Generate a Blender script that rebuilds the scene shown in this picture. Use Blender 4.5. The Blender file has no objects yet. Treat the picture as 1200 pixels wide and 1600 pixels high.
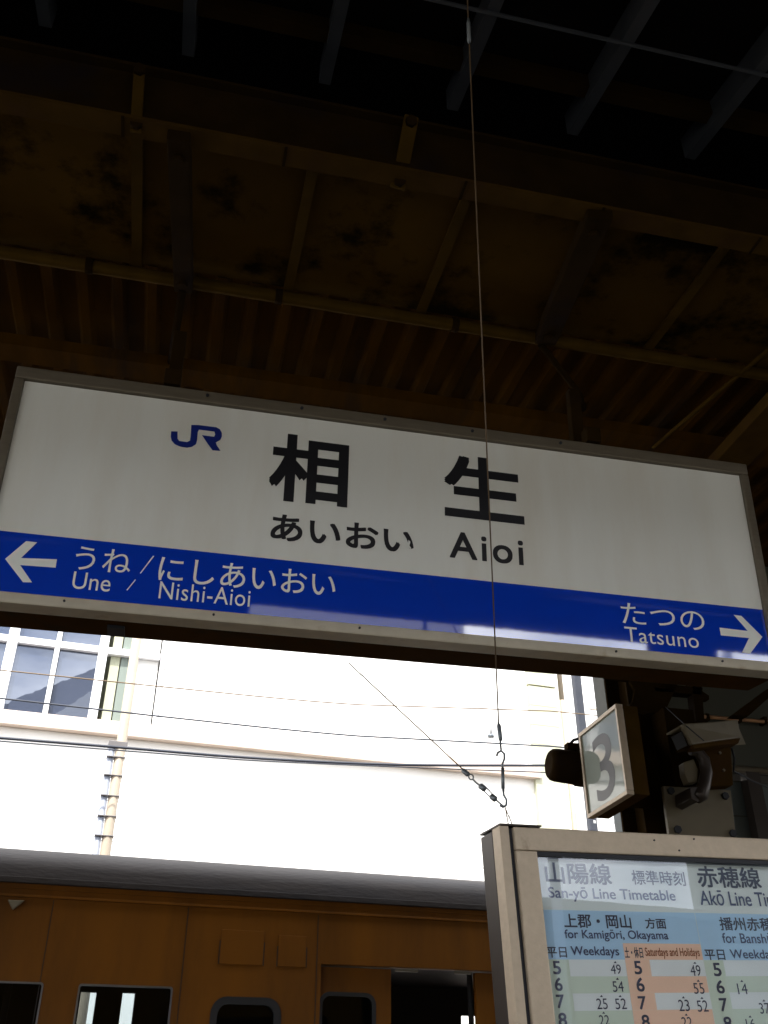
import bpy, bmesh, math, random
from mathutils import Vector, Matrix
random.seed(7)
R = math.radians
sc = bpy.context.scene
COL = sc.collection

# ------------------------------------------------------------------ camera
CAM = Vector((0.0, 0.0, 1.55))
YAW, PITCH, ROLL, FPX = R(12.8), R(31.6), R(0.1), 1500.0
fw = Vector((math.sin(YAW)*math.cos(PITCH), math.cos(YAW)*math.cos(PITCH), math.sin(PITCH)))
rt = Vector((math.cos(YAW), -math.sin(YAW), 0)); up = rt.cross(fw)
cr = rt*math.cos(ROLL)+up*math.sin(ROLL); cu = -rt*math.sin(ROLL)+up*math.cos(ROLL)
cam_d = bpy.data.cameras.new('camera'); cam = bpy.data.objects.new('camera', cam_d); COL.objects.link(cam)
cam_d.sensor_fit = 'HORIZONTAL'; cam_d.sensor_width = 36; cam_d.lens = 36*FPX/1200
cam_d.clip_start = 0.05; cam_d.clip_end = 5000
m = Matrix((cr, cu, -fw)).transposed().to_4x4(); m.translation = CAM; cam.matrix_world = m
sc.camera = cam

# ------------------------------------------------------------------ sky, sun, exposure
SUN_EL, SUN_AZ = 56.0, 205.0      # azimuth measured clockwise from +Y: sun stands behind the camera, a little to the left
w = bpy.data.worlds.new('World'); sc.world = w; w.use_nodes = True
nt = w.node_tree; nt.nodes.clear()
out = nt.nodes.new('ShaderNodeOutputWorld'); bg = nt.nodes.new('ShaderNodeBackground')
sky = nt.nodes.new('ShaderNodeTexSky'); sky.sky_type = 'NISHITA'; sky.sun_disc = False
sky.sun_elevation = R(SUN_EL); sky.sun_rotation = R(SUN_AZ); sky.dust_density = 2.0; sky.air_density = 1.0
tc = nt.nodes.new('ShaderNodeTexCoord'); mp = nt.nodes.new('ShaderNodeMapping'); mp.inputs['Scale'].default_value = (1, 1, 2.6)
nz = nt.nodes.new('ShaderNodeTexNoise'); nz.inputs['Scale'].default_value = 2.3; nz.inputs['Detail'].default_value = 8; nz.inputs['Roughness'].default_value = .58
rp = nt.nodes.new('ShaderNodeValToRGB'); rp.color_ramp.elements[0].position = .36; rp.color_ramp.elements[1].position = .54
mx = nt.nodes.new('ShaderNodeMix'); mx.data_type = 'RGBA'
mx.inputs[7].default_value = (17, 17.2, 17.6, 1)
L = nt.links.new
L(tc.outputs['Generated'], mp.inputs['Vector']); L(mp.outputs[0], nz.inputs['Vector']); L(nz.outputs['Fac'], rp.inputs[0])
L(rp.outputs[0], mx.inputs[0]); L(sky.outputs[0], mx.inputs[6]); L(mx.outputs[2], bg.inputs[0]); L(bg.outputs[0], out.inputs[0])
bg.inputs[1].default_value = 0.15
sd = bpy.data.lights.new('sun', 'SUN'); sd.energy = 5.0; sd.angle = R(.53); sd.color = (1, .96, .9)
so = bpy.data.objects.new('sun', sd); COL.objects.link(so)
az = R(SUN_AZ); el = R(SUN_EL)
sdir = Vector((math.sin(az)*math.cos(el), math.cos(az)*math.cos(el), math.sin(el)))
so.rotation_euler = sdir.to_track_quat('Z', 'Y').to_euler(); so.location = (0, -10, 20)
sc.view_settings.view_transform = 'Standard'; sc.view_settings.look = 'None'
sc.view_settings.gamma = 1; sc.view_settings.use_curve_mapping = False
sc.view_settings.exposure = 0.7

# ------------------------------------------------------------------ measuring helpers
# photograph coordinates (1200 x 1600) -> a point on a real plane of the place
def unbow(px, py): return px, py-(9-18*((px-610)/610)**2)
FAR = [0.0]                                    # heading of the track and of what stands across it, against the platform
def ray(px, py, ub=True):
    if ub: px, py = unbow(px, py)
    d = fw + cr*((px-600)/FPX) + cu*((800-py)/FPX)
    return Matrix.Rotation(-FAR[0], 3, 'Z') @ d if FAR[0] else d
def at(px, py, x=None, y=None, z=None, ub=True):
    d = ray(px, py, ub)
    t = (x-CAM.x)/d.x if x is not None else (y-CAM.y)/d.y if y is not None else (z-CAM.z)/d.z
    return CAM+d*t

class Frame:                                   # a plane with its own axes: a along, c up, n towards the viewer
    def __init__(s, o, yaw=0, tilt=0, roll=0):
        s.o = Vector(o)
        s.M = Matrix.Rotation(yaw, 3, 'Z') @ Matrix.Rotation(tilt, 3, 'X') @ Matrix.Rotation(roll, 3, 'Y')
        s.a = s.M @ Vector((1, 0, 0)); s.n = s.M @ Vector((0, -1, 0)); s.c = s.M @ Vector((0, 0, 1))
    def loc(s, px, py, ub=True):               # photo pixel -> (a, c)
        d = ray(px, py, ub); t = (s.o-CAM).dot(s.n)/d.dot(s.n); p = CAM+d*t-s.o
        return p.dot(s.a), p.dot(s.c)
    def w(s, a, c, n=0.0): return s.o+s.a*a+s.c*c+s.n*n

# ------------------------------------------------------------------ materials
def rgb(c): return (c[0], c[1], c[2], 1)
def mat(name, col, rough=.6, metal=0, var=.12, scale=6, bump=0, bscale=None, spec=.5, dark=None, dthr=(.55, .7), dscale=2.5, coat=0, stretch=None):
    m = bpy.data.materials.new(name); m.use_nodes = True; n = m.node_tree; b = n.nodes['Principled BSDF']
    b.inputs['Roughness'].default_value = rough; b.inputs['Metallic'].default_value = metal
    b.inputs['Specular IOR Level'].default_value = spec; b.inputs['Coat Weight'].default_value = coat
    b.inputs['Coat Roughness'].default_value = .03; b.inputs['Coat IOR'].default_value = 2.0
    t = n.nodes.new('ShaderNodeTexCoord'); src = t.outputs['Object']
    if stretch:
        mpp = n.nodes.new('ShaderNodeMapping'); mpp.inputs['Scale'].default_value = stretch
        n.links.new(src, mpp.inputs[0]); src = mpp.outputs[0]
    x = n.nodes.new('ShaderNodeTexNoise'); x.inputs['Scale'].default_value = scale; x.inputs['Detail'].default_value = 6
    n.links.new(src, x.inputs['Vector'])
    r = n.nodes.new('ShaderNodeValToRGB')
    lo = [max(0, v*(1-var)) for v in col]; hi = [min(1, v*(1+var)) for v in col]
    r.color_ramp.elements[0].position = .3; r.color_ramp.elements[1].position = .7
    r.color_ramp.elements[0].color = rgb(lo); r.color_ramp.elements[1].color = rgb(hi)
    n.links.new(x.outputs['Fac'], r.inputs[0]); cout = r.outputs[0]
    if dark:
        y = n.nodes.new('ShaderNodeTexNoise'); y.inputs['Scale'].default_value = dscale; y.inputs['Detail'].default_value = 9; y.inputs['Roughness'].default_value = .65
        n.links.new(src, y.inputs['Vector'])
        q = n.nodes.new('ShaderNodeValToRGB'); q.color_ramp.elements[0].position = dthr[0]; q.color_ramp.elements[1].position = dthr[1]
        n.links.new(y.outputs['Fac'], q.inputs[0])
        k = n.nodes.new('ShaderNodeMix'); k.data_type = 'RGBA'; k.inputs[7].default_value = rgb(dark)
        n.links.new(q.outputs[0], k.inputs[0]); n.links.new(cout, k.inputs[6]); cout = k.outputs[2]
    n.links.new(cout, b.inputs['Base Color'])
    if bump:
        z = n.nodes.new('ShaderNodeTexNoise'); z.inputs['Scale'].default_value = bscale or scale*4; z.inputs['Detail'].default_value = 4
        n.links.new(src, z.inputs['Vector'])
        bb = n.nodes.new('ShaderNodeBump'); bb.inputs['Strength'].default_value = bump; bb.inputs['Distance'].default_value = .01
        n.links.new(z.outputs['Fac'], bb.inputs['Height']); n.links.new(bb.outputs[0], b.inputs['Normal'])
    return m
M = {}
M['acrylic'] = mat('white_acrylic', (.80, .81, .78), .12, var=.03, scale=3, bump=.02, bscale=5, spec=.35, dark=(.74, .72, .66), dthr=(.46, .74), dscale=1.6, stretch=(3, 1, .5))
M['blue'] = mat('blue_film', (.003, .050, .58), .035, var=.03, scale=3, bump=.02, bscale=6, spec=1, coat=1)
M['ink'] = mat('black_film', (.012, .012, .016), .35, var=.05)
M['logo'] = mat('logo_blue', (.01, .025, .22), .3, var=.05)
M['letter'] = mat('white_film', (.85, .87, .84), .35, var=.04)
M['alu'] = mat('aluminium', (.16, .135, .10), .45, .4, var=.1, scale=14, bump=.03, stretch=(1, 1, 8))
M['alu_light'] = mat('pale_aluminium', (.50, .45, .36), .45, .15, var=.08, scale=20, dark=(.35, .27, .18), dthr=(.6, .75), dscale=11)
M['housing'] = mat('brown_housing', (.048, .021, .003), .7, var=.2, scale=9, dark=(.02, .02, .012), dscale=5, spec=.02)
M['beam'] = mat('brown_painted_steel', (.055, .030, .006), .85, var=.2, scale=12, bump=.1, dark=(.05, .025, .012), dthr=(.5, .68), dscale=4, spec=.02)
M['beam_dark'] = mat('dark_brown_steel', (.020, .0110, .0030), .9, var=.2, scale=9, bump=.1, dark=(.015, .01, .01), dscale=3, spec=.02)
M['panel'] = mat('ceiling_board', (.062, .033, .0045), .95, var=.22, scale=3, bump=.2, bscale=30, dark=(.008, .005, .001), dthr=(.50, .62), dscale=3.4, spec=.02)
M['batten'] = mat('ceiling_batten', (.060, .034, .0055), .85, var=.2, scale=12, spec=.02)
M['corr'] = mat('corrugated_board', (.060, .027, .0026), .9, var=.3, scale=4, dark=(.03, .018, .01), dthr=(.5, .7), dscale=3, stretch=(3, .6, 1), spec=.02)
M['deck'] = mat('roof_deck', (.006, .005, .005), .8, var=.3, scale=5, spec=.02)
M['rafter'] = mat('blue_grey_rafter', (.030, .034, .042), .55, var=.15, scale=10, dark=(.04, .04, .045), dscale=6)
M['wire'] = mat('steel_wire', (.15, .10, .055), .5, .2, var=.1)
M['fitting'] = mat('galvanised_fitting', (.16, .18, .20), .45, .6, var=.2, scale=40)
M['dark_cable'] = mat('dark_cable', (.03, .035, .05), .6, var=.1)
M['frame_dark'] = mat('bronze_frame', (.045, .035, .03), .4, .4, var=.1)
M['rubber'] = mat('black_gasket', (.01, .012, .02), .6, var=.1)
M['gold'] = mat('champagne_frame', (.52, .425, .32), .45, .25, var=.06, scale=60, bump=.05, bscale=200, dark=(.33, .25, .17), dthr=(.66, .8), dscale=14)
M['paper'] = mat('paper_white', (.82, .87, .90), .7, var=.02)
M['p_title'] = mat('paper_pale_green', (.78, .84, .84), .7, var=.02)
M['p_blue'] = mat('paper_blue', (.46, .70, .95), .7, var=.03)
M['p_green'] = mat('paper_sage', (.66, .76, .66), .7, var=.03)
M['p_orange'] = mat('paper_orange', (.95, .63, .48), .7, var=.03)
M['p_ink'] = mat('print_ink', (.03, .04, .09), .6, var=.05)
M['p_ink2'] = mat('print_navy', (.04, .06, .16), .6, var=.05)
M['p_orange_ink'] = mat('print_rust', (.30, .09, .04), .6, var=.05)
M['train'] = mat('mustard_paint', (.165, .056, .0003), .5, var=.10, scale=3, bump=.06, bscale=4, spec=.25, dark=(.095, .033, .0005), dthr=(.42, .72), dscale=1.6, stretch=(2.2, 1, .45))
M['train_roof'] = mat('roof_canvas', (.030, .023, .021), .75, var=.18, scale=14, bump=.25, bscale=40, dark=(.02, .018, .022), dthr=(.5, .75), dscale=2, stretch=(.5, 2, 2))
M['seal'] = mat('window_seal', (.012, .012, .014), .5, var=.1)
M['sash'] = mat('window_sash', (.20, .20, .21), .35, .7, var=.1)
M['inner'] = mat('train_lining', (.03, .033, .036), .6, var=.08)
M['facade'] = mat('white_render', (.80, .79, .76), .8, var=.04, scale=1.2, bump=.1, bscale=20)
M['ledge'] = mat('ledge_stone', (.58, .48, .41), .8, var=.08, scale=3, dark=(.52, .41, .34), dscale=2)
M['facade_green'] = mat('cream_green_panel', (.44, .44, .33), .7, var=.05, scale=2)
M['mull'] = mat('white_window_frame', (.82, .83, .85), .45, var=.03)
M['blind'] = mat('cream_blind', (.42, .43, .31), .8, var=.06, scale=3)
M['blind2'] = mat('green_grey_blind', (.19, .225, .20), .8, var=.06, scale=3)
M['joint'] = mat('joint_grey', (.42, .42, .42), .8, var=.08)
M['pole'] = mat('cream_pole', (.36, .30, .23), .65, var=.06, scale=6)
M['conduit'] = mat('grey_conduit', (.24, .26, .31), .5, var=.08)
M['band'] = mat('clamp_band', (.14, .13, .13), .6, .1, var=.1)
M['cream_steel'] = mat('beige_painted_steel', (.15, .125, .08), .55, var=.1, scale=8, bump=.05, dark=(.06, .045, .025), dthr=(.56, .75), dscale=6)
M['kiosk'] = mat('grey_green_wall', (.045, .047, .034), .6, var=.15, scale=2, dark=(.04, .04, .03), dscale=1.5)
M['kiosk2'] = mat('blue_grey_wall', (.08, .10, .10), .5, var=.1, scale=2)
M['pipe'] = mat('copper_brown_pipe', (.45, .25, .13), .35, .5, var=.15, scale=20)  # copper brown of the pipe, also painted as the pillar's lit edge
M['asphalt'] = mat('platform_asphalt', (.055, .053, .05), .9, var=.2, scale=5, bump=.3, bscale=80)
M['concrete'] = mat('concrete', (.30, .29, .27), .85, var=.12, scale=3, bump=.2)
M['yellow'] = mat('tactile_yellow', (.55, .36, .04), .7, var=.1)
M['ballast'] = mat('ballast', (.17, .14, .12), .95, var=.45, scale=40, bump=1, bscale=50)
M['ground'] = mat('ground_earth', (.12, .11, .08), .95, var=.3, scale=.4)
M['rail'] = mat('rail_steel', (.25, .2, .17), .4, .8, var=.2)
M['grey_roof'] = mat('grey_roofing', (.30, .30, .31), .7, var=.08)
M['leaf'] = mat('leaf_green', (.05, .07, .03), .7, var=.3)
def glassy(name, col, rough, mix, trans=None):
    m = bpy.data.materials.new(name); m.use_nodes = True; n = m.node_tree; n.nodes.clear()
    o = n.nodes.new('ShaderNodeOutputMaterial'); g = n.nodes.new('ShaderNodeBsdfGlossy'); g.inputs['Roughness'].default_value = rough
    g.inputs['Color'].default_value = (.85, .9, 1, 1)
    d = n.nodes.new('ShaderNodeBsdfDiffuse') if trans is None else n.nodes.new('ShaderNodeBsdfTransparent')
    d.inputs['Color'].default_value = rgb(col if trans is None else trans)
    x = n.nodes.new('ShaderNodeMixShader'); fr = n.nodes.new('ShaderNodeFresnel'); fr.inputs['IOR'].default_value = mix
    t = n.nodes.new('ShaderNodeTexCoord'); z = n.nodes.new('ShaderNodeTexNoise'); z.inputs['Scale'].default_value = 3
    b = n.nodes.new('ShaderNodeBump'); b.inputs['Strength'].default_value = .03; b.inputs['Distance'].default_value = .01
    n.links.new(t.outputs['Object'], z.inputs[0]); n.links.new(z.outputs[0], b.inputs['Height'])
    n.links.new(b.outputs[0], g.inputs['Normal'])
    ge = n.nodes.new('ShaderNodeNewGeometry'); iv = n.nodes.new('ShaderNodeMath'); iv.operation = 'SUBTRACT'; iv.inputs[0].default_value = 1
    ml = n.nodes.new('ShaderNodeMath'); ml.operation = 'MULTIPLY'      # the far skin of the pane does not mirror twice
    n.links.new(ge.outputs['Backfacing'], iv.inputs[1]); n.links.new(iv.outputs[0], ml.inputs[0]); n.links.new(fr.outputs[0], ml.inputs[1]); n.links.new(ml.outputs[0], x.inputs[0]); n.links.new(d.outputs[0], x.inputs[1]); n.links.new(g.outputs[0], x.inputs[2]); n.links.new(x.outputs[0], o.inputs[0])
    return m
M['pane'] = glassy('clear_pane', None, .01, 1.85, (.98, .99, .99))
M['train_pane'] = glassy('train_glass', None, .02, 1.35, (.55, .6, .62))
M['win'] = glassy('reflecting_glass', (.03, .04, .07), .01, 2.3)

# ------------------------------------------------------------------ object helpers
WORLD = {}
def worg(o):
    v = Vector((0, 0, 0))
    while o is not None: v = v+o.location; o = o.parent
    return v
def turn(before):
    for o in list(COL.objects):
        if o.parent is None and o.name not in before:
            Rz = Matrix.Rotation(FAR[0], 4, 'Z'); o.location = Rz @ o.location; o.rotation_euler.z = FAR[0]
def tag(o, label=None, cat=None, group=None, kind=None):
    if label: o['label'] = label
    if cat: o['category'] = cat
    if group: o['group'] = group
    if kind: o['kind'] = kind
    return o
def thing(name, loc, label, cat, group=None):
    o = bpy.data.objects.new(name, None); COL.objects.link(o); o.location = loc; o.empty_display_size = .1
    return tag(o, label, cat, group)
class MB:                                      # collects shapes given in world space
    def __init__(s): s.bm = bmesh.new()
    def poly(s, pts):
        vs = [s.bm.verts.new(p) for p in pts]; return s.bm.faces.new(vs)
    def prism(s, pts, d, bevel=0):             # polygon extruded along d
        a = [s.bm.verts.new(p) for p in pts]; b = [s.bm.verts.new(Vector(p)+d) for p in pts]; n = len(pts)
        fs = [s.bm.faces.new(a), s.bm.faces.new(b[::-1])]
        for i in range(n): fs.append(s.bm.faces.new((a[i], b[i], b[(i+1) % n], a[(i+1) % n])))
        if bevel:
            es = {e for f in fs for e in f.edges}
            bmesh.ops.bevel(s.bm, geom=list(es), offset=bevel, segments=2, affect='EDGES', profile=.6)
        return s
    def box(s, lo, hi, bevel=0, fr=None):      # axis aligned, or in a Frame's (a, c, n)
        lo, hi = list(lo), list(hi)
        if fr is None:
            pts = [Vector((lo[0], lo[1], lo[2])), Vector((hi[0], lo[1], lo[2])), Vector((hi[0], hi[1], lo[2])), Vector((lo[0], hi[1], lo[2]))]
            return s.prism(pts, Vector((0, 0, hi[2]-lo[2])), bevel)
        pts = [fr.w(lo[0], lo[1], lo[2]), fr.w(hi[0], lo[1], lo[2]), fr.w(hi[0], hi[1], lo[2]), fr.w(lo[0], hi[1], lo[2])]
        return s.prism(pts, fr.n*(hi[2]-lo[2]), bevel)
    def tube(s, pts, r, seg=10, caps=True):
        pts = [Vector(p) for p in pts]; rings = []
        rr = r if isinstance(r, (list, tuple)) else [r]*len(pts)
        ref = None
        for i, p in enumerate(pts):
            d = (pts[min(i+1, len(pts)-1)]-pts[max(i-1, 0)]).normalized()
            if ref is None: ref = d.orthogonal().normalized()
            u = (ref-d*ref.dot(d)).normalized(); ref = u; v = d.cross(u)
            rings.append([s.bm.verts.new(p+(u*math.cos(2*math.pi*k/seg)+v*math.sin(2*math.pi*k/seg))*rr[i]) for k in range(seg)])
        for a, b in zip(rings, rings[1:]):
            for k in range(seg):
                f = s.bm.faces.new((a[k], a[(k+1) % seg], b[(k+1) % seg], b[k])); f.smooth = True
        if caps: s.bm.faces.new(rings[0][::-1]); s.bm.faces.new(rings[-1])
        return s
    def build(s, name, mat_, parent=None, smooth=False):
        bmesh.ops.recalc_face_normals(s.bm, faces=s.bm.faces)
        me = bpy.data.meshes.new(name); 
        if parent is None:                     # put the origin at the base of the shape
            xs = [v.co for v in s.bm.verts]
            o_ = Vector(((min(v.x for v in xs)+max(v.x for v in xs))/2, (min(v.y for v in xs)+max(v.y for v in xs))/2, min(v.z for v in xs)))
        else: o_ = worg(parent)
        bmesh.ops.translate(s.bm, verts=s.bm.verts, vec=-o_)
        s.bm.to_mesh(me); s.bm.free(); me.materials.append(mat_)
        if smooth:
            for p in me.polygons: p.use_smooth = True
        o = bpy.data.objects.new(name, me); COL.objects.link(o)
        if parent is None: o.location = o_
        else: o.parent = parent
        return o
def struct(name, mb, m): return tag(mb.build(name, m), kind='structure')

FONT = None                                    # the built-in face carries Latin, kana and kanji
def textmesh(txt, bold=0.0, spacing=1.0, latin=True):
    cu_ = bpy.data.curves.new('lettering', 'FONT'); cu_.body = txt; cu_.size = 1; cu_.offset = bold; cu_.space_character = spacing; cu_.resolution_u = 5
    if FONT and latin and all(ord(ch) < 0x250 for ch in txt): cu_.font = FONT
    o = bpy.data.objects.new('tmp', cu_); COL.objects.link(o)
    dg = bpy.context.evaluated_depsgraph_get(); dg.update()
    me = bpy.data.meshes.new_from_object(o.evaluated_get(dg)); bpy.data.objects.remove(o); bpy.data.curves.remove(cu_)
    return me
def split_chars(o, txt, bold, latin, parent):
    me = o.data; v0 = 0; p0 = 0; outs = []
    vs = [v.co.copy() for v in me.vertices]; ps = [list(p.vertices) for p in me.polygons]
    for ch in txt:
        if ch == ' ': continue
        tm = textmesh(ch, 0, 1, latin if all(ord(c) < 0x250 for c in txt) else False); nv = len(tm.vertices); npz = len(tm.polygons); bpy.data.meshes.remove(tm)
        outs.append((vs[v0:v0+nv], [[i-v0 for i in p] for p in ps[p0:p0+npz]])); v0 += nv; p0 += npz
    if v0 != len(vs) or p0 != len(ps) or any(min(p) < 0 or max(p) >= len(a) for a, b in outs for p in b): return [o]
    mt = me.materials[0]; bpy.data.objects.remove(o); res = []
    for a, b in outs:
        m2 = bpy.data.meshes.new('character'); m2.from_pydata(a, [], b); m2.materials.append(mt)
        c = bpy.data.objects.new('character', m2); COL.objects.link(c); c.parent = parent; res.append(c)
    return res
def embolden(me, av, cv, nv, b):
    # heavier strokes: the same glyph laid again a hair further out, shifted each way
    vs = [v.co.copy() for v in me.vertices]; fs = [list(p.vertices) for p in me.polygons]; V = []; Fc = []
    sh = [(0, 0)]+[(math.cos(2*math.pi*k/8), math.sin(2*math.pi*k/8)) for k in ()]+[(1, 1), (-1, 1), (-1, -1), (1, -1), (1, 0), (-1, 0)]
    for k, (i, j) in enumerate(sh):
        o = len(V); V += [v+av*(i*b)+cv*(j*b)+nv*(k*.00004) for v in vs]; Fc += [[q+o for q in f] for f in fs]
    m2 = bpy.data.meshes.new(me.name); m2.from_pydata(V, [], Fc); m2.materials.append(me.materials[0]); return m2
def letter(txt, place, box, m, parent, n=.001, bold=0.0, spacing=1.0, name='lettering', latin=True, split=True):
    # place(a, c, n) -> world; box = (a0, a1, c0, c1)
    me = textmesh(txt, 0, spacing, latin); vs = me.vertices
    if not len(vs): return None
    x0 = min(v.co.x for v in vs); x1 = max(v.co.x for v in vs); y0 = min(v.co.y for v in vs); y1 = max(v.co.y for v in vs)
    a0, a1, c0, c1 = box; o_ = worg(parent)
    for v in vs: v.co = place(a0+(v.co.x-x0)/(x1-x0)*(a1-a0), c0+(v.co.y-y0)/(y1-y0)*(c1-c0), n)-o_
    me.materials.clear(); me.materials.append(m); me.name = name
    o = bpy.data.objects.new(name, me); COL.objects.link(o); o.parent = parent
    made = split_chars(o, txt, bold, latin, parent) if split and len(txt) > 1 else [o]
    if bold > 0:
        p0 = place(0, 0, 0); av = place(1, 0, 0)-p0; cv = place(0, 1, 0)-p0; nv = place(0, 0, 1)-p0
        if nv.length < .5: nv = Vector((-1, 0, 0))
        for q in made: q.data = embolden(q.data, av, cv, nv, bold*abs(c1-c0)*.9)
    return None

# ================================================================== LARGE STRUCTURE
PLAT_EDGE, TRAIN_Y = 4.3, 5.05
struct('ground', MB().box((-400, -400, -1.30), (400, 400, -1.12)), M['ground'])
struct('platform', MB().box((-60, -5.6, -1.0), (60, PLAT_EDGE, 0)), M['asphalt'])
struct('platform_edge', MB().box((-60, PLAT_EDGE-.45, .004), (60, PLAT_EDGE-.004, .02)), M['concrete'])
struct('tactile_strip', MB().box((-60, PLAT_EDGE-1.1, .004), (60, PLAT_EDGE-.8, .01)), M['yellow'])
struct('track_bed', MB().box((-60, PLAT_EDGE+.01, -1.116), (60, 14, -1.0)), M['ballast'])
for k, yy in enumerate((5.9, 6.97, 10.1, 11.17)):
    struct('rail', MB().box((-60, yy-.035, -.995), (60, yy+.035, -.85)), M['rail'])
struct('far_platform', MB().box((-60, 13.9, -1.0), (60, 16, 0)), M['concrete'])

# ---- the platform canopy: butterfly roof over the camera
can = thing('platform_canopy', (0, 2.0, 0), 'dark butterfly roof of brown steel and stained boards above the station name sign', 'canopy')
ZF = 3.74                                       # underside of the main beam
bx0, bx1 = -9.0, 12.0
def yy_at(py, z, px=600): return at(px, py, z=z).y
yb0, yb1 = yy_at(297, ZF), yy_at(268, ZF)       # far, near edge of the beam's bottom flange
yb0, yb1 = max(yb0, yb1), min(yb0, yb1)
ym = (yb0+yb1)/2
ztop = at(600, 190, y=yb1+.01).z
SEG = 1.9
xx = bx0; k = 0
mb = MB(); mb.box((bx0, yb1, ZF), (bx1, yb0, ZF+.012)); mb.build('beam_flange', M['beam'], can)  # lower flange in a lighter brown, the light on it put into the colour
MB().box((bx0, ym-.006, ZF+.013), (bx1, ym+.006, ztop-.013)).build('beam_web', M['beam_dark'], can)  # web of the same beam, its shade put into the darker colour
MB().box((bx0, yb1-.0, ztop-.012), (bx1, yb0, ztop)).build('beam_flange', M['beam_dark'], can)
for px in (425, 600, 750, 885, 1015, 1140):    # butt joints with rivet covers across the flange
    p = at(px, 285-0*px, z=ZF) if False else None
for i in range(14):
    x_ = -2.6+i*.46+random.uniform(-.05, .05)
    MB().box((x_-.004, yb1-.002, ZF-.003), (x_+.004, yb0+.002, ZF-.0005)).build('flange_joint', M['beam_dark'], can)
# wing A: descends from the beam towards the valley over the camera, then climbs again behind it
sl = math.tan(R(13.5))
def zA(y): return ztop+.10-(yb1-y)*sl
yv = -0.5; zv = zA(yv); YB, ZB = -4.6, 4.95
mb = MB()
mb.prism([Vector((bx0, yb0+.1, zA(yb0+.1)+.09)), Vector((bx0, yv, zv+.09)), Vector((bx0, YB, ZB+.09)), Vector((bx0, YB, ZB+.13)), Vector((bx0, yv, zv+.13)), Vector((bx0, yb0+.1, zA(yb0+.1)+.13))], Vector((bx1-bx0, 0, 0)))
mb.build('roof_deck', M['deck'], can)
# rafters under the deck
def rafter_mesh():
    b = MB(); b.prism([Vector((-.017, yb1+.02, zA(yb1+.02))), Vector((.017, yb1+.02, zA(yb1+.02))), Vector((.017, yb1+.02, zA(yb1+.02)+.088)), Vector((-.017, yb1+.02, zA(yb1+.02)+.088))], Vector((0, yv+.1-yb1-.02, zA(yv+.1)-zA(yb1+.02)))); return b
xs = [at(px, py, y=yb1+.02).x for px, py in ((60, 70), (290, 112), (506, 160), (708, 202), (897, 232), (1082, 262))]
dx = (xs[-1]-xs[1])/4
rx = [xs[0]-dx*j for j in range(8, 0, -1)]+xs+[xs[-1]+dx*j for j in range(1, 16)]
base = None
for x_ in rx:
    if x_ < bx0+.1 or x_ > bx1-.1: continue
    if base is None:
        base = rafter_mesh().build('rafter', M['rafter'], can); base.location = (x_, 0, 0); 
        # the mesh was built round x = 0
    else:
        o = base.copy(); COL.objects.link(o); o.parent = can; o.location = (x_, 0, 0)
# purlins across the wing
for py, nm in ((-8, 600), (95, 600)):
    y_ = None
    d = ray(600, py); # intersect with rafter plane z = zA(y) - .0
    t = (ztop+.10-yb1*sl-CAM.z)/(d.z-d.y*sl); p = CAM+d*t
    if py < 0: MB().box((bx0, p.y-.008, p.z-.009), (bx1, p.y+.0005, p.z-.002)).build('purlin', M['rafter'], can)
    else: MB().box((bx0, p.y-.02, p.z+.03), (bx1, p.y+.02, p.z+.088)).build('purlin', M['beam_dark'], can)
MB().box((bx0, yv-.25, zv-.12), (bx1, yv+.1, zv-.02)).build('valley_gutter', M['beam_dark'], can)
for i in range(9):
    x_ = bx0+1+i*2.3
    MB().prism([Vector((x_, yv-.2, zv)), Vector((x_+.08, yv-.2, zv)), Vector((x_+.08, yv-.2, zv+.088)), Vector((x_, yv-.2, zv+.088))], Vector((0, YB-yv+.2, ZB-zv))).build('rear_rafter', M['rafter'], can)
MB().box((bx0, YB-.06, ZB-.10), (bx1, YB-.005, ZB+.16)).build('rear_fascia', M['beam'], can)
# ceiling boards between beam and purlin, in front of them battens
s2 = math.tan(R(3.5)); ZC = ZF+.13
yc0 = yb0-.02
def zC(y): return ZC+(y-yc0)*s2
def onC(px, py, off=0):
    d = ray(px, py); t = (ZC+off-yc0*s2-CAM.z)/(d.z-d.y*s2); return CAM+d*t
yp = onC(600, 484).y                            # far edge of the boards
bat = [at_ for at_ in (onC(215, 320).x, onC(462, 400).x, onC(690, 410).x, onC(893, 440).x, onC(1068, 465).x)]
db = (bat[-1]-bat[0])/4
bats = [bat[0]-db*j for j in range(8, 0, -1)]+bat+[bat[-1]+db*j for j in range(1, 14)]
bats = [b for b in bats if bx0 < b < bx1]
pm = None
for a, b in zip(bats, bats[1:]):
    dz = random.uniform(-.004, .004)
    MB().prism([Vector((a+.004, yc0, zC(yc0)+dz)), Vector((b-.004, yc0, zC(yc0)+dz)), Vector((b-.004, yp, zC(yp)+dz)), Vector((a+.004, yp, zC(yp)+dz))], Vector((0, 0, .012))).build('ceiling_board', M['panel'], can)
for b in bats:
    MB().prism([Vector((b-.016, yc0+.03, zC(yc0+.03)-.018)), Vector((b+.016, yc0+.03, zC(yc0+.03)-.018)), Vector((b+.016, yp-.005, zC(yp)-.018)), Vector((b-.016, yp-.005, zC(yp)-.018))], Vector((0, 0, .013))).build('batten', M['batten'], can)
MB().box((bx0, yb0-.03, ZC+.03), (bx1, 4.4, 4.33)).build('void_lining', M['deck'], can) if False else None
# purlin pipe
zP = zC(yp)-.035
pc = at(600, 499, z=zP)
MB().tube([(bx0, pc.y, zP), (bx1, pc.y, zP)], .022, 12).build('purlin_pipe', M['batten'], can)
for i in range(16):
    x_ = bx0+.5+i*.62
    MB().tube([(x_-.012, pc.y, zP), (x_+.012, pc.y, zP)], .026, 12).build('pipe_clip', M['beam_dark'], can)
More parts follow.
